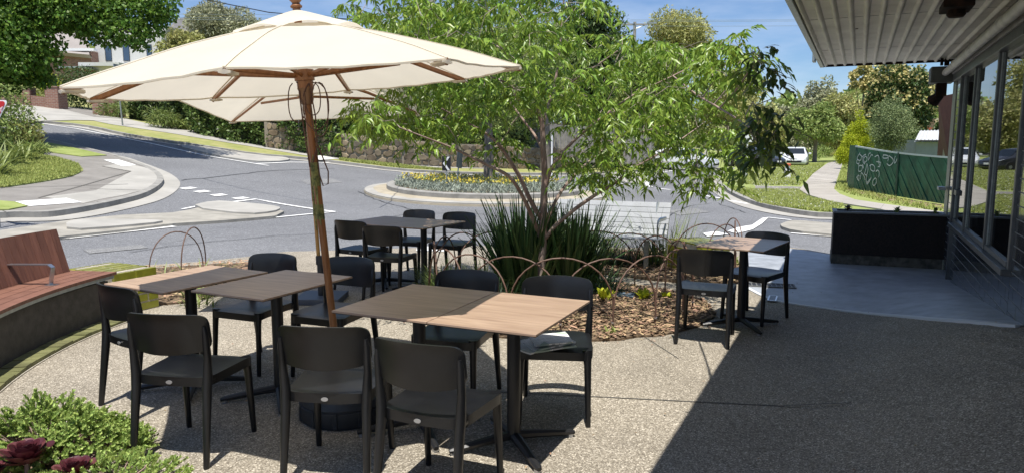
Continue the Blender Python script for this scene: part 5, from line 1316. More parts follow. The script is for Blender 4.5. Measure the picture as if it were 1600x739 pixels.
for c in order:
    dark = c.y+TO.y < 4.2; nl = 54 if not dark else 24
    for q in range(3):       # three twiglets per cluster, leaves hang off each
        d = g_.normal(0, 1, 3); d[2] = abs(d[2])*.3-.25; d /= np.linalg.norm(d); L_ = g_.uniform(.12, .36)*(.55 if dark else 1)
        k = nl//3
        for i in range(k):
            f = (i+1)/k; p = np.array(c)+d*L_*f+np.array((0, 0, -.10*f*f)); o = g_.normal(0, 1, 3); o[2] = -.25-abs(o[2])*.6; o = o*.8+d*.6; o /= np.linalg.norm(o)
            P.append(p); D.append(o); S.append(g_.uniform(.048, .096)*(.9 if dark else 1))
P, D, S = np.array(P), np.array(D), np.array(S)
# the nearest leaves are separate parts, the rest one mass
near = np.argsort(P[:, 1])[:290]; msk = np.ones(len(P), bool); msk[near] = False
link('crown', leaf_mesh('crown', P[msk], D[msk], S[msk], .30, g_, True, .55), M_leaf_a, nt_, 'stuff')
m_ = MB(); m_.v = [(0, 0, 0), (.42, -.17, .03), (.45, 0, 0), (.42, .17, .03), (.75, -.11, -.02), (.78, 0, -.05), (.75, .11, -.02), (1, 0, -.17)]; m_.f = [(0, 1, 2), (0, 2, 3), (1, 4, 5, 2), (2, 5, 6, 3), (4, 7, 5), (5, 7, 6)]; lm = m_.mesh('leaf', 80)
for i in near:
    o = link('leaf', lm, mat('shaded_leaf', (.075, .125, .03), .38, .5, trans=.12), nt_); o.location = P[i]; o.rotation_euler = Vector(D[i]).to_track_quat('X', 'Z').to_euler(); o.scale = (S[i],)*3  # darker copy of the crown leaf colour, awning shade painted into it

# roundabout planting and signs -------------------------------------------
def ground_mass(name, poly, n, zf, h, leaf, mt, label, cat, seed, wid=.3, updir=.8):
    rg = np.random.default_rng(seed); xs = [p[0] for p in poly]; ys = [p[1] for p in poly]; P = []
    while len(P) < n:
        x = rg.uniform(min(xs), max(xs)); y = rg.uniform(min(ys), max(ys))
        if inside(poly, x, y): P.append((x, y, zf(x, y)+rg.uniform(0, h)*(.6+.4*math.sin(x*2.3)*math.sin(y*2.9))))
    P = np.array(P); D = rg.normal(0, .6, (n, 3))+np.array((0, 0, updir)); D /= np.linalg.norm(D, axis=1, keepdims=True)
    o = link(name, leaf_mesh(name, P, D, leaf*rg.uniform(.5, 1.4, n), wid, rg, False, 0), mt, None, 'stuff'); tag(o, label, cat); return o
rb = lambda x, y: T(x, y)+.14
ground_mass('ground_cover', circ(2.9), 15000, rb, .26, .10, M_leaf_silver, 'silvery ground cover filling the roundabout bed', 'ground cover', 31)
fl_poly = [(RC[0]+2.5*math.cos(a)*1.05-.2, RC[1]+.7+1.9*math.sin(a)) for a in [R(k*15) for k in range(24)]]
ground_mass('yellow_flowers', fl_poly, 1300, lambda x, y: rb(x, y)+.22, .12, .06, M_flower_yel, 'band of yellow daisies across the roundabout bed', 'flowers', 32, 1.0, .3)
ground_mass('ground_cover', [(RC[0]+2.2*math.cos(a)-.2, RC[1]+.9+1.7*math.sin(a)) for a in [R(k*15) for k in range(24)]], 4000, rb, .34, .10, M_leaf_mid, 'green daisy foliage in the middle of the roundabout', 'ground cover', 33)
px_tree('paperbark_tree', 763, 23.8, 55, 205, 95, 7500, .17, M_leaf_mid, 'shaggy-trunked tree standing in the middle of the roundabout', seed=41, tr=.20, k=18, shell=.4, wid=.35)
def chevron(px, py, Y, label, rzv, arrow=True, hh=.23, ww=.15, tilt=0):
    p = atY(px, py, Y); g = T(p.x, Y)+.1; t = thing('chevron_sign', (p.x, Y, g), label, 'road sign', rzv); zc = p.z-g
    m_ = MB(); m_.tube([(0, .02, -.1), (0, .02, zc+hh*.8)], .022, 8); m_.build('post', M_galv, t)
    m_ = MB(); m_.box((0, 0, zc), (ww, .006, hh)); m_.build('sign_face', M_signblack if arrow else mat('sign_back', (.16, .18, .17), .5, metal=.4), t, bevel=.002)
    if arrow:
        m_ = MB(); a = ww*.8; w = ww*.52
        for sgn in (1, -1):
            m_.v += [(-a, -.0085, zc), (-a+w, -.0085, zc), (a, -.0085, zc+sgn*hh*.93), (a-w, -.0085, zc+sgn*hh*.93)]; n = len(m_.v); m_.f.append((n-4, n-3, n-2, n-1) if sgn < 0 else (n-1, n-2, n-3, n-4))
        m_.build('arrow', M_signwhite, t)
    else:
        m_ = MB(); m_.box((ww*.55, .012, zc), (.01, .008, hh*.95)); m_.build('stiffener', M_steel, t)
    t.rotation_euler = (0, R(tilt), rzv); return t
chevron(697.5, 256, 22.2, 'black and white chevron sign pointing left on the roundabout', 0, True, .225, .135)
chevron(714, 250, 23.4, 'leaning sign seen from behind, right of the chevron on the roundabout', R(62), False, .26, .17, 10)
# far side: stone retaining wall, stone by stone ---------------------------
wallpts = PG([(412, 231), (470, 239), (540, 249.5), (600, 256), (660, 260.5), (720, 263), (790, 264.5), (850, 265.5), (940, 262)])
wt = thing('stone_wall', (wallpts[4][0], wallpts[4][1], T(*wallpts[4])), 'rubble stone retaining wall on the far side of the road', 'wall')
wl = [Vector((x, y+.15)) for x, y in wallpts]
seg = [(wl[i+1]-wl[i]).length for i in range(len(wl)-1)]; tot = sum(seg)
def walong(s):
    for i, l in enumerate(seg):
        if s <= l or i == len(seg)-1: f = s/l; return wl[i].lerp(wl[i+1], f), (wl[i+1]-wl[i]).normalized()
        s -= l
m_ = MB(); WHt = 1.12
sN = 40
for i in range(sN+1):
    p, d = walong(tot*i/sN); nrm = Vector((-d.y, d.x)); z = T(p.x, p.y)
    for q, zz in ((p+nrm*.03, z-.2), (p+nrm*.03, z+WHt), (p+nrm*.4, z+WHt), (p+nrm*.4, z-.2)): m_.v.append(tuple(Vector((q.x, q.y, zz))-wt.location))
for i in range(sN):
    for k in range(3): a = i*4+k; m_.f.append((a, a+4, a+5, a+1))
m_.build('wall_core', mat('wall_mortar', (.36, .31, .24), .95, var=.3, vscale=3), wt)
smeshes = []
for q in range(8):
    m_ = MB(); n = 6; rgq = random.Random(q)
    rad = [rgq.uniform(.82, 1.18) for _ in range(n)]
    for y, sc_ in ((.06, 1.0), (-.008, .98), (-.024, .86)):
        for k in range(n): a = 2*math.pi*(k+.3)/n; m_.v.append((math.cos(a)*.5*rad[k]*sc_, y, math.sin(a)*.5*rad[k]*sc_))
    for i in range(2):
        for k in range(n): a = i*n+k; b = i*n+(k+1) % n; m_.f.append((a, a+n, b+n, b))
    m_.f.append(tuple(2*n+k for k in range(n))); m_.f = [f[::-1] for f in m_.f]; smeshes.append(m_.mesh('stone', 50))
s = .12; cnt = 0
for row in range(4):
    s = rnd.uniform(0, .25)
    while s < tot-.2 and cnt < 298:
        w = rnd.uniform(.24, .62); p, d = walong(s+w/2); z = T(p.x, p.y)+.14+row*.275+rnd.uniform(-.03, .03)
        o = link('stone', smeshes[rnd.randrange(8)], M_stone, wt); cnt += 1; o.location = Vector((p.x, p.y, z))-wt.location; o.rotation_euler = (0, rnd.uniform(-.3, .3), math.atan2(d.y, d.x)); o.scale = (w*1.0, 1.0, rnd.uniform(.22, .33)); s += w*1.02
# hedges and ivy ------------------------------------------------------------
def hedge(label, pts, y_off, h0, h1, depth, n, leaf, mt, seed, name='hedge', cat='hedge', base=0.0):
    rg = np.random.default_rng(seed); P = []; D = []
    L_ = [Vector(p) for p in pts]; sg = [(L_[i+1]-L_[i]).length for i in range(len(L_)-1)]
    t = thing(name, (L_[0].x, L_[0].y, T(*L_[0])), label, cat); pr = np.array(sg)/sum(sg)
    for _ in range(n):
        i = rg.choice(len(sg), p=pr); f = rg.random(); p = L_[i].lerp(L_[i+1], f); d = (L_[i+1]-L_[i]).normalized(); nr = Vector((-d.y, d.x)); u = sum(sg[:i])+sg[i]*f
        hh = (h0+(h1-h0)*u/sum(sg))*(1+.10*math.sin(u*1.7)+.07*math.sin(u*4.1)); k = rg.random()
        if k < .62: z = hh*rg.random()**.9; o = rg.uniform(-.12, .25)+.14*math.sin(u*3.1+z*4)+.08*math.sin(u*7.3-z*6); dd = (-nr.x, -nr.y, .2)
        else: z = hh+rg.uniform(-.2, .08); o = rg.uniform(0, depth); dd = (0, 0, 1)
        q = p+nr*(y_off+o); P.append((q.x-t.location.x, q.y-t.location.y, T(p.x, p.y)+base+z-t.location.z)); D.append(dd)
    P = np.array(P); D = np.array(D)*.5+rg.normal(0, .6, (n, 3)); D /= np.linalg.norm(D, axis=1, keepdims=True)
    link('foliage', leaf_mesh('foliage', P, D, leaf*rg.uniform(.6, 1.3, n), .62, rg, False, .2), mt, t, 'stuff')
    m_ = MB()
    for i in range(len(L_)):
        d = (L_[min(i+1, len(L_)-1)]-L_[max(0, i-1)]).normalized(); nr = Vector((-d.y, d.x)); hh = h0+(h1-h0)*sum(sg[:i])/sum(sg); z = T(*L_[i])+base
        for q, zz in ((L_[i]+nr*(y_off+.22), z-.1), (L_[i]+nr*(y_off+.25), z+hh*.9), (L_[i]+nr*(y_off+depth), z+hh*.9)): m_.v.append((q.x-t.location.x, q.y-t.location.y, zz-t.location.z))
    for i in range(len(L_)-1):
        for k in range(2): a = i*3+k; m_.f.append((a, a+3, a+4, a+1))
    m_.build('branches', mat('inner_twigs', (.035, .045, .02), .95), t, kind='stuff'); return t
hedge('tall dark clipped hedge beside the brick gate pillar', PG([(192, 186), (250, 194), (330, 210)]), .3, 2.4, 2.5, 1.5, 9000, .15, M_leaf_dark, 51)
hedge('glossy ivy hedge above and over the left end of the stone wall', PG([(300, 207), (366, 221), (430, 231.5), (500, 243), (535, 248)]), -.16, 2.0, 2.4, 1.5, 15000, .14, M_leaf_hedge, 52)
hedge('dark shrubs growing over the top of the stone wall', PG([(475, 237), (540, 247.5), (620, 255)]), -.05, 1.9, 1.6, 1.6, 8000, .15, M_leaf_dark, 53, base=.7)
hedge('mixed green shrubs behind the middle of the stone wall', PG([(600, 252), (700, 259), (800, 262), (860, 262)]), .4, 1.9, 2.3, 1.8, 9000, .17, M_leaf_mid, 54, base=.95)
hedge('dark leafy hedge behind the far right verge', [(3.5, 40), (8, 45), (13, 54), (17, 68)], .3, 2.8, 3.2, 3, 9000, .22, M_leaf_dark, 55)
def shrub(label, px, py, r_, h_, n, leaf, mt, seed, name='shrub', off=0, wid=.4, kk=9):
    x, y = G(px, py, off); return tree(name, x, y, .1, .03, (0, 0, h_*.5, r_, r_*.8, h_*.55), n, leaf, mt, label, 'shrub', seed=seed, k=kk, wid=wid, visible_trunk=False, s=.5)
shrub('bright agapanthus-like shrub at the kerb below the ivy hedge', 252, 200, .7, .9, 900, .28, M_blade_lt, 61, wid=.14)
shrub('yellow-green strappy bush at the foot of the brick gate pillar', 184, 184, .8, .9, 700, .3, M_blade_lt, 62, wid=.12)
shrub('shaggy green shrub left of the ivy at the footpath edge', 280, 203, .6, .5, 700, .16, M_leaf_mid, 63)
# paling fence behind the tree
pf = thing('paling_fence', (2.0, 39.5, T(2.0, 39.5)), 'weathered grey timber paling fence behind the trees', 'fence'); pm_ = None
for i in range(70):
    if pm_ is None: m_ = MB(); m_.box((0, 0, 1.0), (.066, .012, 1.0)); pm_ = m_.mesh('paling')
    x = -1.5+i*.14; o = link('paling', pm_, M_paling, pf); o.location = (x-2.0, (x-2)*.25, .4+T(x, 39.5+(x-2)*.25)-T(2, 39.5)+rnd.uniform(-.03, .03)); 
m_ = MB(); m_.box((1.4, .50, .9), (4.9, .03, .045), math.atan(.25)); m_.build('rail', M_paling, pf); m_ = MB(); m_.box((1.4, .50, 1.9), (4.9, .03, .045), math.atan(.25)); m_.build('rail', M_paling, pf)
# big gum trunk behind the red tree
px_tree('gum_tree', 853, 36.5, -10, 150, 62, 6000, .24, M_leaf_mid, 'grey-trunked gum tree on the far verge behind the small tree', seed=71, tr=.28, k=16, wid=.3)
# background trees
BT = 'trees on the far side of the road'
px_tree('broadleaf_tree', 345, 62, -2, 75, 60, 6500, .42, M_leaf_olive, 'olive grey tree above the grey roof left of the umbrella top', seed=72, k=26, wid=.35, shell=.7, group=None)
px_tree('broadleaf_tree', 590, 52, 20, 190, 75, 9000, .40, M_leaf_olive, 'dull olive tree behind the right side of the umbrella', seed=73, k=26)
px_tree('broadleaf_tree', 700, 48, 15, 225, 85, 11000, .36, M_leaf_mid, 'mid green tree behind the stone wall, left of the small tree', seed=74, k=28)
px_tree('broadleaf_tree', 800, 55, 10, 220, 90, 10000, .40, M_leaf_mid, 'large green tree behind the paling fence', seed=75, k=28)
px_tree('pine_tree', 930, 50, -20, 200, 62, 11000, .36, M_leaf_dark, 'tall dark conifer rising behind the small tree crown', seed=76, k=30)
px_tree('broadleaf_tree', 1015, 58, 70, 235, 70, 8000, .40, M_leaf_mid, 'green tree left of the parked cars', seed=77, k=24)
px_tree('gum_tree', 1058, 78, 8, 120, 60, 8000, .50, M_leaf_gum, 'yellowish domed gum tree beyond the power lines', seed=78, k=26, wid=.4, shell=.6)
px_tree('gum_tree', 1140, 80, 110, 225, 60, 5500, .5, M_leaf_gum, 'olive gum tree beyond the dark leaf spray', seed=79, k=20)
px_tree('broadleaf_tree', 1192, 72, 150, 240, 42, 5000, .42, M_leaf_gum, 'yellow-green tree left of the white car', seed=80, k=18)
px_tree('broadleaf_tree', 1225, 100, 160, 242, 50, 4500, .6, M_leaf_olive, 'distant dull tree above the white car', seed=81, k=18)
px_tree('broadleaf_tree', 1282, 92, 119, 230, 36, 7000, .45, M_leaf_olive, 'tall rounded pale tree behind the street tree', seed=82, k=22)
px_tree('street_tree', 1278, 63, 152, 225, 44, 9000, .34, M_leaf_mid, 'round-crowned street tree with a pale trunk beside the footpath', seed=83, k=24, tr=.2)
px_tree('broadleaf_tree', 1325, 66, 145, 232, 40, 7000, .36, M_leaf_gum, 'tree with pinkish green leaves right of the street tree', seed=84, k=20)
px_tree('flowering_tree', 1410, 42, 98, 222, 50, 17000, .22, M_leaf_dark, 'dark tree dotted with cream blossom behind the rounded bush', seed=85, k=34, tr=.2, flowers=(7000, M_flower_cream, .20), shell=.6)
px_tree('flowering_tree', 1352, 44, 92, 160, 34, 1800, .24, M_leaf_gum, 'wispy branches with cream blossom left of the dark flowering tree', seed=86, k=12, tr=.06, s=.2, flowers=(1500, M_flower_cream, .18))
px_tree('cypress_bush', 1396, 27.5, 149, 246, 38, 15000, .09, M_leaf_cyp, 'large rounded cypress bush behind the green fence', seed=87, k=40, wid=.4, s=.36, tr=.1, shell=.6)
px_tree('lime_conifer', 1346, 29, 166, 242, 28, 11000, .10, M_leaf_lime, 'lime green conifer left of the rounded cypress bush', seed=88, tr=.08, wid=.35, cone=True, shell=.6)
px_tree('lime_conifer', 1330, 28.5, 205, 246, 20, 4500, .10, M_leaf_lime, 'lower lime green conifer at the left end of the green fence', seed=89, tr=.06, wid=.35, cone=True)
for i, (px, lab) in enumerate(((1425, 'dark foliage under the flowering tree behind the cypress'), (1468, 'low palm-like foliage between the shed and the red wall'))):
    px_tree('broadleaf_tree', px, 40, 186, 236, 26 if i == 0 else 12, 4000 if i == 0 else 900, .2, M_leaf_dark, lab, seed=90+i, k=14, tr=.08)
shrub('low bush at the foot of the street tree', 1284, 247, 1.5, 1.4, 1600, .2, M_leaf_mid, 91); shrub('clipped bush beside the end of the footpath', 1302, 246, 1.2, 1.2, 1200, .2, M_leaf_gum, 92); shrub('reddish shrub behind the end of the footpath', 1309, 241, 1.6, 2.2, 1500, .22, mat('reddish_leaf', (.20, .11, .05), .6, isl=.4), 93); shrub('green bush to the right of the white car', 1262, 250, 1.3, 1.2, 1200, .2, M_leaf_mid, 94)
# distant wooded skyline, reads as one mass
rgs = np.random.default_rng(9); P = []
for i in range(26000):
    a = rgs.uniform(-.62, .80); d_ = rgs.uniform(118, 150); x, y = math.sin(a)*d_, math.cos(a)*d_; h_ = (8+2.5*math.sin(a*17)+1.8*math.sin(a*41)+1.2*math.sin(a*90))*rgs.random()**.6; P.append((x, y, T(x, y)+h_*.95))
P = np.array(P); D = rgs.normal(0, 1, P.shape); D /= np.linalg.norm(D, axis=1, keepdims=True)
tag(link('far_woods', leaf_mesh('far_woods', P, D, 1.5*rgs.uniform(.6, 1.3, len(P)), .7, rgs, False), M_leaf_mid, None, 'stuff'), 'distant wooded skyline beyond the houses and roads', 'woods')
# big maple on the left
bl_ = []
rgm = np.random.default_rng(3)
for (px, py, Y, r_) in ((20, 10, 24, 1.6), (70, 5, 24, 1.5), (35, 60, 23.5, 1.2), (60, 90, 23.5, .75), (15, 105, 24, 1.0), (50, 122, 24, .6), (10, 135, 24, .5), (130, 5, 25, 1.5), (120, 32, 24.5, .75), (150, 40, 24.5, .8), (210, 15, 25, 1.2), (245, 5, 25, .8), (200, 50, 24.5, .75), (172, 66, 24.5, .35), (235, 45, 25, .55), (-60, 60, 23, 2.4), (-40, -60, 24, 2.8), (60, -70, 25, 2.4), (150, -70, 26, 2.2), (230, -60, 26, 1.6), (-20, 90, 22.5, 1.2), (256, 25, 25, .45), (72, 125, 24, .35), (88, 25, 24, .8), (220, 72, 25, .3), (140, 62, 25, .3), (-130, 20, 24, 2.6), (100, -30, 27, 1.8), (190, -30, 27, 1.5)):
    p = atY(px, py, Y); bl_.append((p.x, p.y, p.z, r_, r_*.9, r_*.62))
mx_, my_ = -19.6, 24.5; mz_ = T(mx_, my_)
tree('maple_tree', mx_, my_, 3.0, .3, (1.5, 0, 6.5, 5, 4, 3), 85000, .125, M_leaf_maple, 'big bright green maple hanging over the left side of the road', seed=101, blobs=[(b[0]-mx_, b[1]-my_, b[2]-mz_+.02, b[3], b[4], b[5]) for b in bl_], wid=.8, shell=.35, down=.2)
# shrubs on the left corner
shrub('dense green shrub behind the red and white road sign', 6, 235, 1.1, 2.2, 3500, .12, M_leaf_mid, 111, kk=14); shrub('bushy shrub with yellow-green tips on the left corner', 40, 238, .55, 1.0, 1500, .13, M_leaf_gum, 112); shrub('rusty-tipped shrub on the left corner beside the road', 48, 238, .3, .8, 350, .12, mat('rusty_leaf', (.25, .10, .06), .6, isl=.4), 113)
for i, (px, py, lab) in enumerate(((10, 258, 'variegated strappy plant at the left edge of the lawn'), (38, 252, 'second strappy plant on the lawn corner, right of the first'), (-10, 275, 'strappy plant cut by the left frame edge'))):
    x, y = G(px, py); strap_plant('strap_plant', (x, y, T(x, y)+.02), lab, 'plant', 70, .95, .045, 1.1, (.6, 1.0), M_blade_lt, .25, 120+i, 40, 68)
x, y = G(58, 250); shrub('light green bush nearest the roadside lawn', 56, 243, .38, .45, 600, .13, M_leaf_mid, 125)

# ============================================================ FAR LEFT HOUSES, BRICK FENCE
def far_box(mb, x0, x1, y0, y1, z0, z1): mb.hexa([(x0, y0, z0), (x1, y0, z0), (x1, y1, z0), (x0, y1, z0), (x0, y0, z1), (x1, y0, z1), (x1, y1, z1), (x0, y1, z1)]); return mb
def pxb(x0, x1, yt, yb, Y):
    a = atY(x0, yt, Y); b = atY(x1, yb, Y); return a.x, b.x, b.z, a.z
def fbox(name, x0, x1, yt, yb, Y, dep, mt, par):
    a, b, z0, z1 = pxb(x0, x1, yt, yb, Y); m_ = MB(); l = par.location; far_box(m_, a-l.x, b-l.x, Y-l.y, Y+dep-l.y, z0-l.z, z1-l.z); return m_.build(name, mt, par)
h1 = thing('brick_house', (-41, 58, T(-41, 58)), 'brown brick house with a big pale roof half hidden by the maple', 'house')
fbox('wall', 60, 146, 80, 140, 56, 8, M_brickfar, h1); fbox('gutter', 56, 146.5, 76, 80, 55.6, .5, M_signwhite, h1)
m_ = MB(); l = h1.location
q = [atY(50, 78, 55.3), atY(140, 86, 55.3), atY(128, 36, 60), atY(84, 22, 62), atY(20, 30, 61)]; m_.quad(*[tuple(p-l) for p in q]); q2 = [p+Vector((0, .3, -.25)) for p in q]; m_.quad(*[tuple(p-l) for p in q2[::-1]]); m_.quad(tuple(q[0]-l), tuple(q2[0]-l), tuple(q2[1]-l), tuple(q[1]-l)); m_.build('roof', M_roof2, h1)
h2 = thing('weatherboard_house', (-33, 60, T(-33, 60)), 'pale weatherboard house with blue-grey windows and a flat porch roof', 'house')
fbox('wall', 146, 262, 40, 103, 57, 6, M_housew, h2); fbox('porch_fascia', 122, 186, 98, 103.5, 52, 4, M_housew, h2); fbox('porch_wall', 124, 186, 103.5, 118, 53, 4, M_signwhite, h2); fbox('brick_base', 93, 128, 106, 142, 51, 4, M_brickfar, h2); fbox('porch_capping', 91, 126, 104, 107, 50.8, 4.2, M_galv, h2); fbox('garage_wall', 126, 200, 118, 160, 53.2, 3, M_housec, h2)
for (a, b) in ((163, 175), (191, 203), (228, 238)):
    w_ = fbox('window', a, b, 70, 96, 56.95, .04, M_alu, h2); fbox('pane', a+1, b-1, 71.5, 94.5, 56.93, .02, mat('blue_glass', (.06, .13, .25), .1, .6), w_) if False else None
    a_, b_, z0, z1 = pxb(a+.9, b-.9, 71.5, 95, 56.9); m_ = MB(); l = h2.location; far_box(m_, a_-l.x, b_-l.x, 56.92-l.y, 56.945-l.y, z0-l.z, z1-l.z); m_.build('pane', mat('blue_glass', (.05, .085, .14), .2, .6), w_)
a_, b_, z0, z1 = pxb(240, 262, 30, 45, 57)
h3 = thing('tiled_roof_house', (-27, 66, T(-27, 66)), 'cream house with a grey tiled roof above the umbrella left side', 'house')
fbox('wall', 266, 345, 46, 100, 64, 6, M_housec, h3); l = h3.location
m_ = MB(); ap_ = [atY(262, 47, 63), atY(275, 30, 66), atY(300, 27, 68), atY(340, 56, 63)]; m_.quad(*[tuple(p-l) for p in (ap_[0], ap_[3], ap_[2], ap_[1])]); bb = [p+Vector((0, .6, -.35)) for p in ap_]; m_.quad(*[tuple(p-l) for p in bb]); m_.quad(tuple(ap_[0]-l), tuple(bb[0]-l), tuple(bb[3]-l), tuple(ap_[3]-l)); m_.quad(tuple(ap_[3]-l), tuple(bb[3]-l), tuple(bb[2]-l), tuple(ap_[2]-l)); m_.build('roof', M_roof, h3)
m_ = MB(); m_.tube([tuple(atY(262, 48.5, 62.8)-l), tuple(atY(343, 58.5, 62.8)-l)], .14, 6); m_.build('gutter', M_signblack, h3)
fbox('window', 262, 272, 62, 72, 63.9, .05, M_glassdark, h3)
# brick fence with pillars
def pillar(px0, px1, base, top, label, name='brick_pillar', depth=.5):
    x, y = G((px0+px1)/2, base); a = atY(px0, top, y); b = atY(px1, top, y); z0 = T(x, y)-.2
    t = thing(name, (x, y, T(x, y)), label, 'pillar'); w = (b.x-a.x)/2; m_ = MB(); m_.box((0, depth/2, (a.z-z0)/2-.2), (w, depth/2, (a.z-z0)/2)); m_.build('shaft', M_brickfar, t); m_ = MB(); m_.box((0, depth/2, a.z-z0-.2+.03), (w+.03, depth/2+.03, .03)); m_.build('cap', M_brickfar, t); return t
def lowwall(px0, b0, px1, b1, h_, label):
    p0 = Vector((*G(px0, b0), 0)); p1 = Vector((*G(px1, b1), 0)); t = thing('brick_fence', (p0.x, p0.y, T(p0.x, p0.y)), label, 'fence'); z1 = T(p1.x, p1.y)-t.location.z; d = p1-p0; nr = Vector((-d.y, d.x, 0)).normalized()*.2
    m_ = MB(); m_.hexa([(0, 0, -.2), (d.x, d.y, z1-.2), (d.x+nr.x, d.y+nr.y, z1-.2), (nr.x, nr.y, -.2), (0, 0, h_), (d.x, d.y, z1+h_), (d.x+nr.x, d.y+nr.y, z1+h_), (nr.x, nr.y, h_)]); m_.build('low_wall', M_brickfar, t)
    n = 14
    for i in range(n):
        f = (i+.5)/n; m_ = MB(); q = p0.lerp(p1, f)-p0+nr*.5; m_.tube([(q.x, q.y, h_+z1*f), (q.x, q.y, h_+.62+z1*f)], .012, 4); m_.build('picket', M_signblack, t)
    m_ = MB(); m_.tube([(nr.x*.5, nr.y*.5, h_+.55), (d.x+nr.x*.5, d.y+nr.y*.5, z1+h_+.55)], .018, 4); m_.build('rail', M_signblack, t)
pillar(-2, 8, 166, 139, 'leftmost brick pillar at the frame edge'); pillar(36, 48, 165.5, 139, 'middle brick pillar of the front fence under the maple'); pillar(72, 92, 170.5, 137, 'large square brick pillar at the left side of the driveway', depth=.8)
lowwall(8, 163, 37, 165, .5, 'low brick fence with dark pickets between the first two pillars'); lowwall(47, 166, 73, 169, .55, 'low brick fence with dark pickets left of the big pillar')
pillar(145, 155, 180, 152, 'slim brick pillar beside the letterbox at the gate'); pillar(163, 184, 182.5, 151, 'large brick pillar on the right side of the gate', depth=.8)
x, y = G(159, 181.5); t = thing('letterbox', (x, y, T(x, y)), 'dark letterbox panel set between the two gate pillars', 'letterbox'); m_ = MB(); m_.box((0, .2, .25), (.13, .15, .35)); m_.build('brick_base', M_brickfar, t); m_ = MB(); m_.box((0, .2, .85), (.13, .15, .25)); m_.build('box', M_signblack, t)
shrub('leafy bush inside the driveway behind the big brick pillar', 118, 169, 1.7, 2.2, 4500, .15, M_leaf_dark, 131, kk=16); shrub('lime green garden bush behind the brick fence', 62, 158, 1.3, 1.8, 2500, .15, M_leaf_lime, 132)
p = atY(283, 70, 58); tree('tree', p.x, 58, 1, .1, (0, 0, p.z-T(p.x, 58), 2.0, 1.6, 1.4), 3500, .3, M_leaf_gum, 'yellow-green bush in front of the cream house', seed=134)
bpy.context.view_layer.update()
# poles, wires, signs
def pole(px, base, Y_, h_, r_, mt, label, name='pole', off=0, cat='pole', lean=0):
    x, y = G(px, base, off) if Y_ is None else (atY(px, base, Y_).x, Y_); t = thing(name, (x, y, T(x, y)), label, cat); m_ = MB(); m_.tube([(0, 0, -.2), (lean, 0, h_)], [r_, r_*.8], 10); m_.build('shaft', mt, t, smooth=50); return t
t = pole(192, 197, None, 2.6, .035, M_galv, 'thin grey street sign pole at the kerb by the gate', 'sign_post', lean=-.12)
m_ = MB(); m_.box((-.12, 0, 2.5), (.02, .22, .3)); m_.build('sign_plate', M_galv, t)
pole(468.5, 238, None, 2.8, .035, M_galv, 'thin dark sign pole behind the umbrella pole', 'sign_post'); pole(475.5, 238.5, None, 2.4, .02, M_signwhite, 'thin white pole beside the sign pole', 'sign_post')
t = pole(679, 258.5, None, 8.5, .17, M_polec, 'thick grey power pole in front of the stone wall', 'power_pole', cat='power pole')
m_ = MB(); m_.lathe([(.10, -.008), (.10, .008)], 16); m_.v = [(v[0]-.1, -.19+v[2], 2.0+v[1]) for v in m_.v]; m_.build('round_plate', M_signwhite, t); m_ = MB(); m_.box((-.1, -.205, 2.0), (.06, .004, .014)); m_.build('plate_mark', M_signblack, t)
pole(686, 258.5, None, 2.6, .10, M_galv, 'pale metal post standing against the power pole', 'post')
pole(862, 272, None, 1.9, .05, M_signwhite, 'white post at the far kerb behind the small tree', 'post')
t = pole(1167, 250, 34, 2.5, .04, M_signwhite, 'white street sign post seen through the dark leaves', 'sign_post'); m_ = MB(); m_.box((0, -.05, 1.85), (.22, .012, .16)); m_.build('sign_plate', M_signwhite, t)
t = thing('power_pole', (atY(992, 35, 64).x, 64, T(10, 64)), 'distant timber power pole with a street light arm', 'power pole'); zt = atY(992, 35, 64).z-t.location.z
m_ = MB(); m_.tube([(0, 0, 0), (0, 0, zt)], [.18, .13], 8); m_.build('shaft', M_polec, t); m_ = MB(); m_.tube([(0, 0, zt-.6), (1.3, 0, zt-.1)], .04, 5); m_.build('lamp_arm', M_galv, t); m_ = MB(); m_.box((1.5, 0, zt-.1), (.4, .12, .06)); m_.build('street_light', M_galv, t); m_ = MB(); m_.box((0, 0, zt-.2), (1.1, .06, .06)); m_.build('crossarm', M_polec, t)
def wire(pts, r_, label):
    P_ = [atY(*p) for p in pts]; o = MB().tube([tuple(p) for p in P_], r_, 4).build('power_line', M_wire); tag(o, label, 'cable'); return o
wl_ = MATS.get('pale_wire') or mat('pale_wire', (.25, .30, .30), .6)
for k, (yy, lab) in enumerate(((31, 'upper overhead line over the road on the right'), (33, 'second overhead line just under the upper one'), (40.5, 'lower overhead line over the road on the right'))):
    o = wire([(985, yy+.5, 64), (1120, yy+1.2, 60), (1260, yy+.5, 56), (1500, yy-3, 50)], .014, lab); o.data.materials[0] = wl_
for k, (yy, lab) in enumerate(((22.5, 'top overhead line at the left behind the maple'), (28, 'middle overhead line at the left behind the maple'), (31, 'bottom overhead line at the left behind the maple'))):
    o = wire([(992, yy+16-3*k, 64), (700, yy+6, 58), (400, yy+1, 50), (250, yy, 46), (0, yy-3, 42)], .014, lab); o.data.materials[0] = wl_
wire([(250, -22, 20), (320, 0, 19), (420, 20, 18), (560, 32, 17), (679, 10, 33.7)], .014, 'thick black cable crossing the sky above the umbrella')
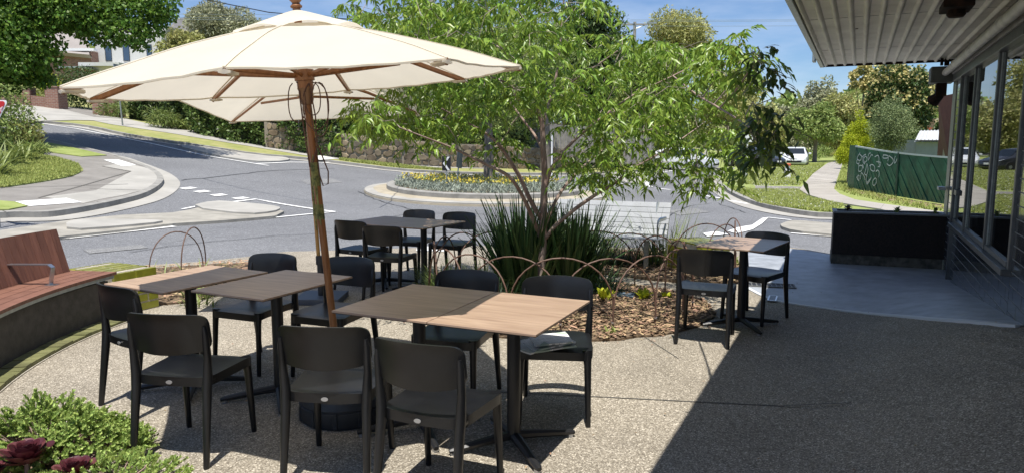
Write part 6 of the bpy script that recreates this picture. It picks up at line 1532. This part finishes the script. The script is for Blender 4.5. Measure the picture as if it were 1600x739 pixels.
# corner of the give way sign
gx, gy = atY(12, 185, 12.5).x, 12.5
t = thing('give_way_sign', (gx-.28, gy, T(gx, gy)), 'red and white triangular give way sign cut by the left frame edge', 'road sign')
c_ = atY(11, 158, 12.5); l = t.location; s_ = .75
def tri(sz, y, mt, name, par):
    # inverted triangle, rounded corners; right top corner at c_
    cx, cz = c_.x-s_/2-l.x, c_.z-s_*.29-l.z; m_ = MB(); pts = []
    for k, a in enumerate((30, 150, 270)):
        vx, vz = sz*.5*math.cos(R(a)), sz*.5*math.sin(R(a))
        for da in (-60, -30, 0, 30, 60): pts.append((cx+vx+sz*.05*math.cos(R(a+da)), cz+vz+sz*.05*math.sin(R(a+da))))
    n = len(pts); m_.v = [(x, y-.004, z) for x, z in pts]+[(x, y+.004, z) for x, z in pts]; m_.f = [tuple(range(n)), tuple(range(n, 2*n))[::-1]]+[(i, n+i, n+(i+1) % n, (i+1) % n) for i in range(n)]
    return m_.build(name, mt, par)
tri(s_*1.02, 0, M_signwhite, 'sign_border', t); tri(s_*.93, -.009, M_red, 'sign_face', t)
m_ = MB(); m_.tube([(c_.x-s_/2-l.x, .04, -.1), (c_.x-s_/2-l.x, .04, c_.z-l.z)], .03, 8); m_.build('post', M_galv, t)
fc = bpy.data.curves.new('lettering', 'FONT'); fc.body = 'GIVE WAY'; fc.size = .13; fc.extrude = .001; fc.align_x = 'CENTER'; fo = bpy.data.objects.new('lettering', fc); COL.objects.link(fo); fo.parent = t; fo.location = (c_.x-s_/2-l.x, -.015, c_.z-l.z-.19); fo.rotation_euler = (R(90), 0, 0); fo.data.materials.append(M_signwhite)
bpy.context.view_layer.update(); me = bpy.data.meshes.new_from_object(fo.evaluated_get(bpy.context.evaluated_depsgraph_get())); lo2 = link('lettering', me, M_signwhite, t, 'stuff'); lo2.location = fo.location; lo2.rotation_euler = fo.rotation_euler; bpy.data.objects.remove(fo)
# bollard and pit cover
def bollard(px, base, label):
    x, y = G(px, base); t = thing('bollard', (x, y, T(x, y)), label, 'bollard'); m_ = MB(); m_.lathe([(.17, 0), (.115, .58)], 16); m_.build('body', M_signwhite, t, smooth=40); m_ = MB(); m_.lathe([(.155, .585), (.155, .66), (.12, .69), (0.001, .70)], 16); m_.build('cap', mat('orange_red_paint', (.50, .12, .06), .6), t, smooth=40)
bollard(1229.5, 279, 'white tapered bollard with an orange red cap on the right verge')
x, y = G(1232, 302); t = thing('pit_cover', (x, y, .0), 'flat concrete pit cover in the grass beside the footpath', 'cover'); m_ = MB(); m_.box((0, 0, .03), (.3, .3, .02), .3); m_.build('lid', M_conc, t); m_ = MB(); m_.box((0, 0, .02), (.34, .34, .018), .3); m_.build('surround', M_path_dark, t)

# ============================================================ GREEN FENCE
F0, F1, F2 = Vector((11.92, 24.75)), Vector((11.25, 17.9)), Vector((12.55, 26.6))
gf = thing('green_fence', (F0.x, F0.y, 0), 'leaning green timber fence with diagonal boards and white graffiti', 'fence')
fd = (F1-F0); FL = fd.length; fd.normalize(); fn_ = Vector((-fd.y, fd.x))*-1
if fn_.dot(-F0) < 0: fn_ = -fn_
def fpt(u, n_, z): p = F0+fd*u+fn_*n_-Vector((gf.location.x, gf.location.y)); return Vector((p.x, p.y, z))
def ftop(u): return 1.50-.27*(u/FL)-.05*math.sin(u/FL*3.14)
# diagonal boards clipped to the fence rectangle
bw = .20; per_ = .215; k = -12
for k in range(-9, 36):
    # board runs from upper left to lower right: u - z = const (in far-to-near direction)
    c0 = k*per_*1.18; pts = []
    e_ = rnd.uniform(-.012, .006); poly = [(c0-0, 1.7), (c0+bw*1.2+e_, 1.7), (c0+bw*1.2+1.65*1.15+e_*2, .05), (c0+1.65*1.15, .05)]
    # clip in u
    def clip(poly, f_in, inter):
        out = []
        for i in range(len(poly)):
            a, b = poly[i], poly[(i+1) % len(poly)]
            if f_in(a): out.append(a)
            if f_in(a) != f_in(b): out.append(inter(a, b))
        return out
    lin = lambda U: (lambda a, b: (U, a[1]+(b[1]-a[1])*(U-a[0])/(b[0]-a[0])))
    poly = clip(poly, lambda q: q[0] > .03, lin(.03)); 
    if poly: poly = clip(poly, lambda q: q[0] < FL-.03, lin(FL-.03))
    if poly:
        h = lambda q: q[1]-ftop(q[0])
        poly = clip(poly, lambda q: h(q) < 0, lambda a, b: (a[0]+(b[0]-a[0])*h(a)/(h(a)-h(b)), a[1]+(b[1]-a[1])*h(a)/(h(a)-h(b))))
    if len(poly) < 3: continue
    off = rnd.uniform(0, .02); m_ = MB(); n = len(poly); m_.v = [tuple(fpt(u, off+.03+(.012 if i % 2 else 0), z)) for i, (u, z) in enumerate(poly)]+[tuple(fpt(u, off, z)) for u, z in poly]
    m_.f = [tuple(range(n)), tuple(range(n, 2*n))[::-1]]+[(i, n+i, n+(i+1) % n, (i+1) % n) for i in range(n)]; m_.build('board', M_green, gf)
m_ = MB()
for u0, u1 in ((0, FL),):
    a, b = fpt(0, -.06, 0), fpt(FL, -.06, 0); m_.hexa([tuple(fpt(0, -.06, .05)), tuple(fpt(FL, -.06, .05)), tuple(fpt(FL, -.03, .05)), tuple(fpt(0, -.03, .05)), tuple(fpt(0, -.06, ftop(0)-.05)), tuple(fpt(FL, -.06, ftop(FL)-.05)), tuple(fpt(FL, -.03, ftop(FL)-.05)), tuple(fpt(0, -.03, ftop(0)-.05))])
m_.build('backing', mat('weathered_gap', (.20, .27, .22), .8), gf)
m_ = MB(); n = 12
for i in range(n):
    a, b = FL*i/n, FL*(i+1)/n; m_.hexa([tuple(fpt(a, -.05, ftop(a))), tuple(fpt(b, -.05, ftop(b))), tuple(fpt(b, .07, ftop(b))), tuple(fpt(a, .07, ftop(a))), tuple(fpt(a, -.05, ftop(a)+.035)), tuple(fpt(b, -.05, ftop(b)+.035)), tuple(fpt(b, .07, ftop(b)+.05)), tuple(fpt(a, .07, ftop(a)+.05))])
m_.build('top_rail', M_chalk, gf)
for u in (FL*.5,): m_ = MB(); m_.hexa([tuple(fpt(u-.05, .045, .03)), tuple(fpt(u+.05, .045, .03)), tuple(fpt(u+.05, .075, .03)), tuple(fpt(u-.05, .075, .03)), tuple(fpt(u-.05, .045, 1.35)), tuple(fpt(u+.05, .045, 1.35)), tuple(fpt(u+.05, .075, 1.35)), tuple(fpt(u-.05, .075, 1.35))]); m_.build('post', M_greenpost, gf)
# return panel made of upright boards
rd = (F2-F0); RL = rd.length; rd.normalize(); bm_ = None
for i in range(int(RL/.15)):
    if bm_ is None: m_ = MB(); m_.box((0, 0, .78), (.07, .015, .78)); bm_ = m_.mesh('board')
    o = link('board', bm_, M_green, gf); p = rd*(.08+i*.15); o.location = (p.x, p.y, 0); o.rotation_euler = (0, 0, math.atan2(rd.y, rd.x))
# graffiti scrawl: thin paint strokes on the boards
def stroke(pts, w=.02):
    q = []
    for i in range(len(pts)-1):
        for j in range(3): q.append(Vector(pts[i]).lerp(Vector(pts[i+1]), j/3))
    q.append(Vector(pts[-1]))
    for _ in range(2): q = [q[0]]+[(q[i-1]+q[i]*2+q[i+1])/4 for i in range(1, len(q)-1)]+[q[-1]]
    for i in range(len(q)-1):
        d = (q[i+1]-q[i]); nn_ = Vector((-d.y, d.x)).normalized()*w
        gmb.quad(*[tuple(fpt(v.x, .066, v.y)) for v in (q[i]-nn_, q[i+1]-nn_, q[i+1]+nn_, q[i]+nn_)])
gmb = MB(); rgf = random.Random(12)
for (u, z, s_) in ((.5, 1.15, .2), (.95, 1.1, .2), (1.35, 1.2, .18), (.6, .8, .22), (1.1, .75, .2), (1.6, .85, .18), (.8, .5, .2), (1.3, .45, .2), (1.8, .4, .16), (.45, .45, .13), (2.0, .65, .14), (1.9, 1.15, .16), (2.5, 1.15, .2), (2.9, 1.1, .2), (3.3, 1.15, .14), (.35, 1.0, .12), (2.1, .95, .12)):
    n = rgf.randint(5, 9); a0 = rgf.uniform(0, 6.28); pts = []
    for i in range(n): a = a0+i*rgf.uniform(.6, 1.3); pts.append((u+s_*1.4*math.cos(a)*rgf.uniform(.5, 1.1), min(1.36-.04*u, z+s_*math.sin(a)*rgf.uniform(.6, 1.1))))
    stroke(pts, .015)
gmb.build('graffiti', M_chalk, gf, kind='stuff')
# shed, red brick building
sh = thing('garden_shed', (atY(1452, 240, 33).x, 33, 0), 'blue-grey shed with a pale corrugated roof behind the green fence', 'shed')
fbox('wall', 1432, 1480, 219, 262, 33, 4, M_shed, sh); l = sh.location; m_ = MB(); q = [atY(1430, 219.5, 32.7), atY(1484, 219.5, 32.7), atY(1484, 204, 37), atY(1437, 205, 37)]; m_.quad(*[tuple(p-l) for p in q]); m_.quad(*[tuple(p-l+Vector((0, .05, -.08))) for p in q[::-1]]); m_.build('roof', M_shedroof, sh)
for i in range(9):
    m_ = MB(); a = q[0].lerp(q[1], (i+.5)/9)-l; b = q[3].lerp(q[2], (i+.5)/9)-l; m_.tube([tuple(a+Vector((0, 0, .015))), tuple(b+Vector((0, 0, .015)))], .03, 4); m_.build('roof_rib', M_shedroof, sh)
ho = thing('cream_building', (atY(1462, 200, 60).x, 60, 0), 'small piece of a cream building above the shed roof', 'building'); fbox('wall', 1461, 1476, 185, 205, 60, 5, mat('tan_render', (.45, .36, .22), .8), ho); fbox('red_roof', 1447, 1462, 200, 206, 59, 5, mat('red_tile_roof', (.30, .06, .04), .7), ho)
rbld = thing('red_brick_building', (15.2, 22.5, 0), 'dark red brick building with a sloping gable beyond the shop end', 'building')
m_ = MB(); l = rbld.location
fa = atY(1463, 260, 25); na = atY(1500, 260, 20); fb_ = [Vector((fa.x, 25, -.1)), Vector((na.x, 20, -.1)), Vector((na.x, 20, atY(1487, 143, 20).z)), Vector((atY(1484, 150, 22).x, 22.6, atY(1478, 150, 22).z)), Vector((fa.x, 25, atY(1463, 208, 25).z))]
back = Vector((5, 1.5, 0)); n = len(fb_); m_.v = [tuple(p-l) for p in fb_]+[tuple(p+back-l) for p in fb_]; m_.f = [tuple(range(n)), tuple(range(n, 2*n))[::-1]]+[(i, n+i, n+(i+1) % n, (i+1) % n) for i in range(n)]; m_.build('wall', M_brickwall, rbld)
for f in (.30, .55):
    p0 = fb_[0].lerp(fb_[1], f); p1 = fb_[0].lerp(fb_[1], f+.12); nr = Vector((-.9, -.3, 0))*.03; m_ = MB(); m_.quad(*[tuple(p+nr-l) for p in (p0+Vector((0, 0, .9)), p1+Vector((0, 0, .9)), p1+Vector((0, 0, 1.9)), p0+Vector((0, 0, 1.9)))]); m_.build('window', mat('dusty_window', (.28, .25, .20), .4), rbld)

# ============================================================ CARS
def make_car(label, loc, rzv, paint):
    t = thing('parked_car', loc, label, 'car', rzv)
    # cross-sections along y (front = -y): (y, half width, sill z, belt z, roof half width, roof z)
    S_ = [(-2.15, .62, .32, .58, .55, .60), (-2.05, .80, .24, .68, .70, .72), (-1.7, .88, .20, .78, .76, .84), (-1.15, .89, .20, .88, .76, .97), (-.55, .89, .20, .93, .62, 1.38), (.1, .89, .20, .95, .62, 1.47), (.9, .89, .20, .95, .62, 1.45), (1.6, .87, .22, .95, .62, 1.28), (2.0, .84, .25, .90, .66, .98), (2.12, .74, .35, .80, .6, .84)]
    m_ = MB(); n = 10
    for y, w, zs, zb, rw, zr in S_:
        ring = [(w*.9, zs), (w, zs+.12), (w, (zs+zb)/2), (w*.97, zb), (rw+.03, zr-.06), (rw-.06, zr)]; ring = ring+[(-x, z) for x, z in ring[::-1]]
        for x, z in ring: m_.v.append((x, y, z))
    n = 12
    for i in range(len(S_)-1):
        for k in range(n): a = i*n+k; b = i*n+(k+1) % n; m_.f.append((a, b, b+n, a+n))
    m_.f.append(tuple(range(n))[::-1]); e = (len(S_)-1)*n; m_.f.append(tuple(e+k for k in range(n)))
    m_.build('body', paint, t, smooth=45)
    m_ = MB(); m_.quad((-.68, -1.17, .955), (.68, -1.17, .955), (.56, -.62, 1.36), (-.56, -.62, 1.36)); m_.v = [(x, y-.035, z+.01) for x, y, z in m_.v]; m_.build('windscreen', M_glassdark, t)
    for s_ in (-1, 1):
        m_ = MB(); m_.quad((s_*.885, -.75, .97), (s_*.885, 1.2, .98), (s_*.665, .95, 1.37), (s_*.665, -.42, 1.34)); m_.build('side_window', M_glassdark, t)
        m_ = MB(); m_.hexa([(s_*.48, -2.11, .55), (s_*.79, -1.98, .58), (s_*.80, -1.75, .60), (s_*.5, -2.0, .56), (s_*.5, -2.09, .68), (s_*.79, -1.96, .73), (s_*.80, -1.72, .79), (s_*.5, -1.98, .73)]); m_.build('headlight', M_lamp, t)
        m_ = MB(); m_.box((s_*1.0, -.62, 1.0), (.09, .06, .06)); m_.build('mirror', paint, t, bevel=.02)
        for y in (-1.35, 1.35):
            m_ = MB(); m_.lathe([(.18, -.1), (.31, -.1), (.33, -.07), (.33, .07), (.31, .1), (.18, .1)], 20); m_.v = [(s_*.80+v[2], y+v[0], .33+v[1]) for v in m_.v]; wh = m_.build('wheel', M_rubber, t, smooth=40)
            m_ = MB(); m_.lathe([(.02, s_*.105), (.20, s_*.095)], 12); m_.v = [(s_*.80+v[2], y+v[0], .33+v[1]) for v in m_.v]; m_.build('rim', M_galv, wh)
    m_ = MB(); m_.box((0, -2.15, .42), (.5, .02, .07)); m_.build('grille', M_signblack, t); m_ = MB(); m_.box((0, -2.12, .62), (.35, .02, .03)); m_.build('upper_grille', M_signblack, t); m_ = MB(); m_.box((0, -2.18, .52), (.19, .012, .055)); m_.build('number_plate', M_signwhite, t)
    return t
cx, cy = G(1243, 255.5, -.1); make_car('white hatchback parked facing the viewer at the right kerb', (atY(1243, 250, 54).x, 54, -.1), R(-24), M_carw)
make_car('dark car parked behind the hanging dark leaves', (atY(1178, 245, 50).x, 50, -.1), R(30), M_card)
make_car('white car half hidden behind the small tree foliage', (atY(1068, 245, 46).x, 46, -.1), R(55), M_carw)
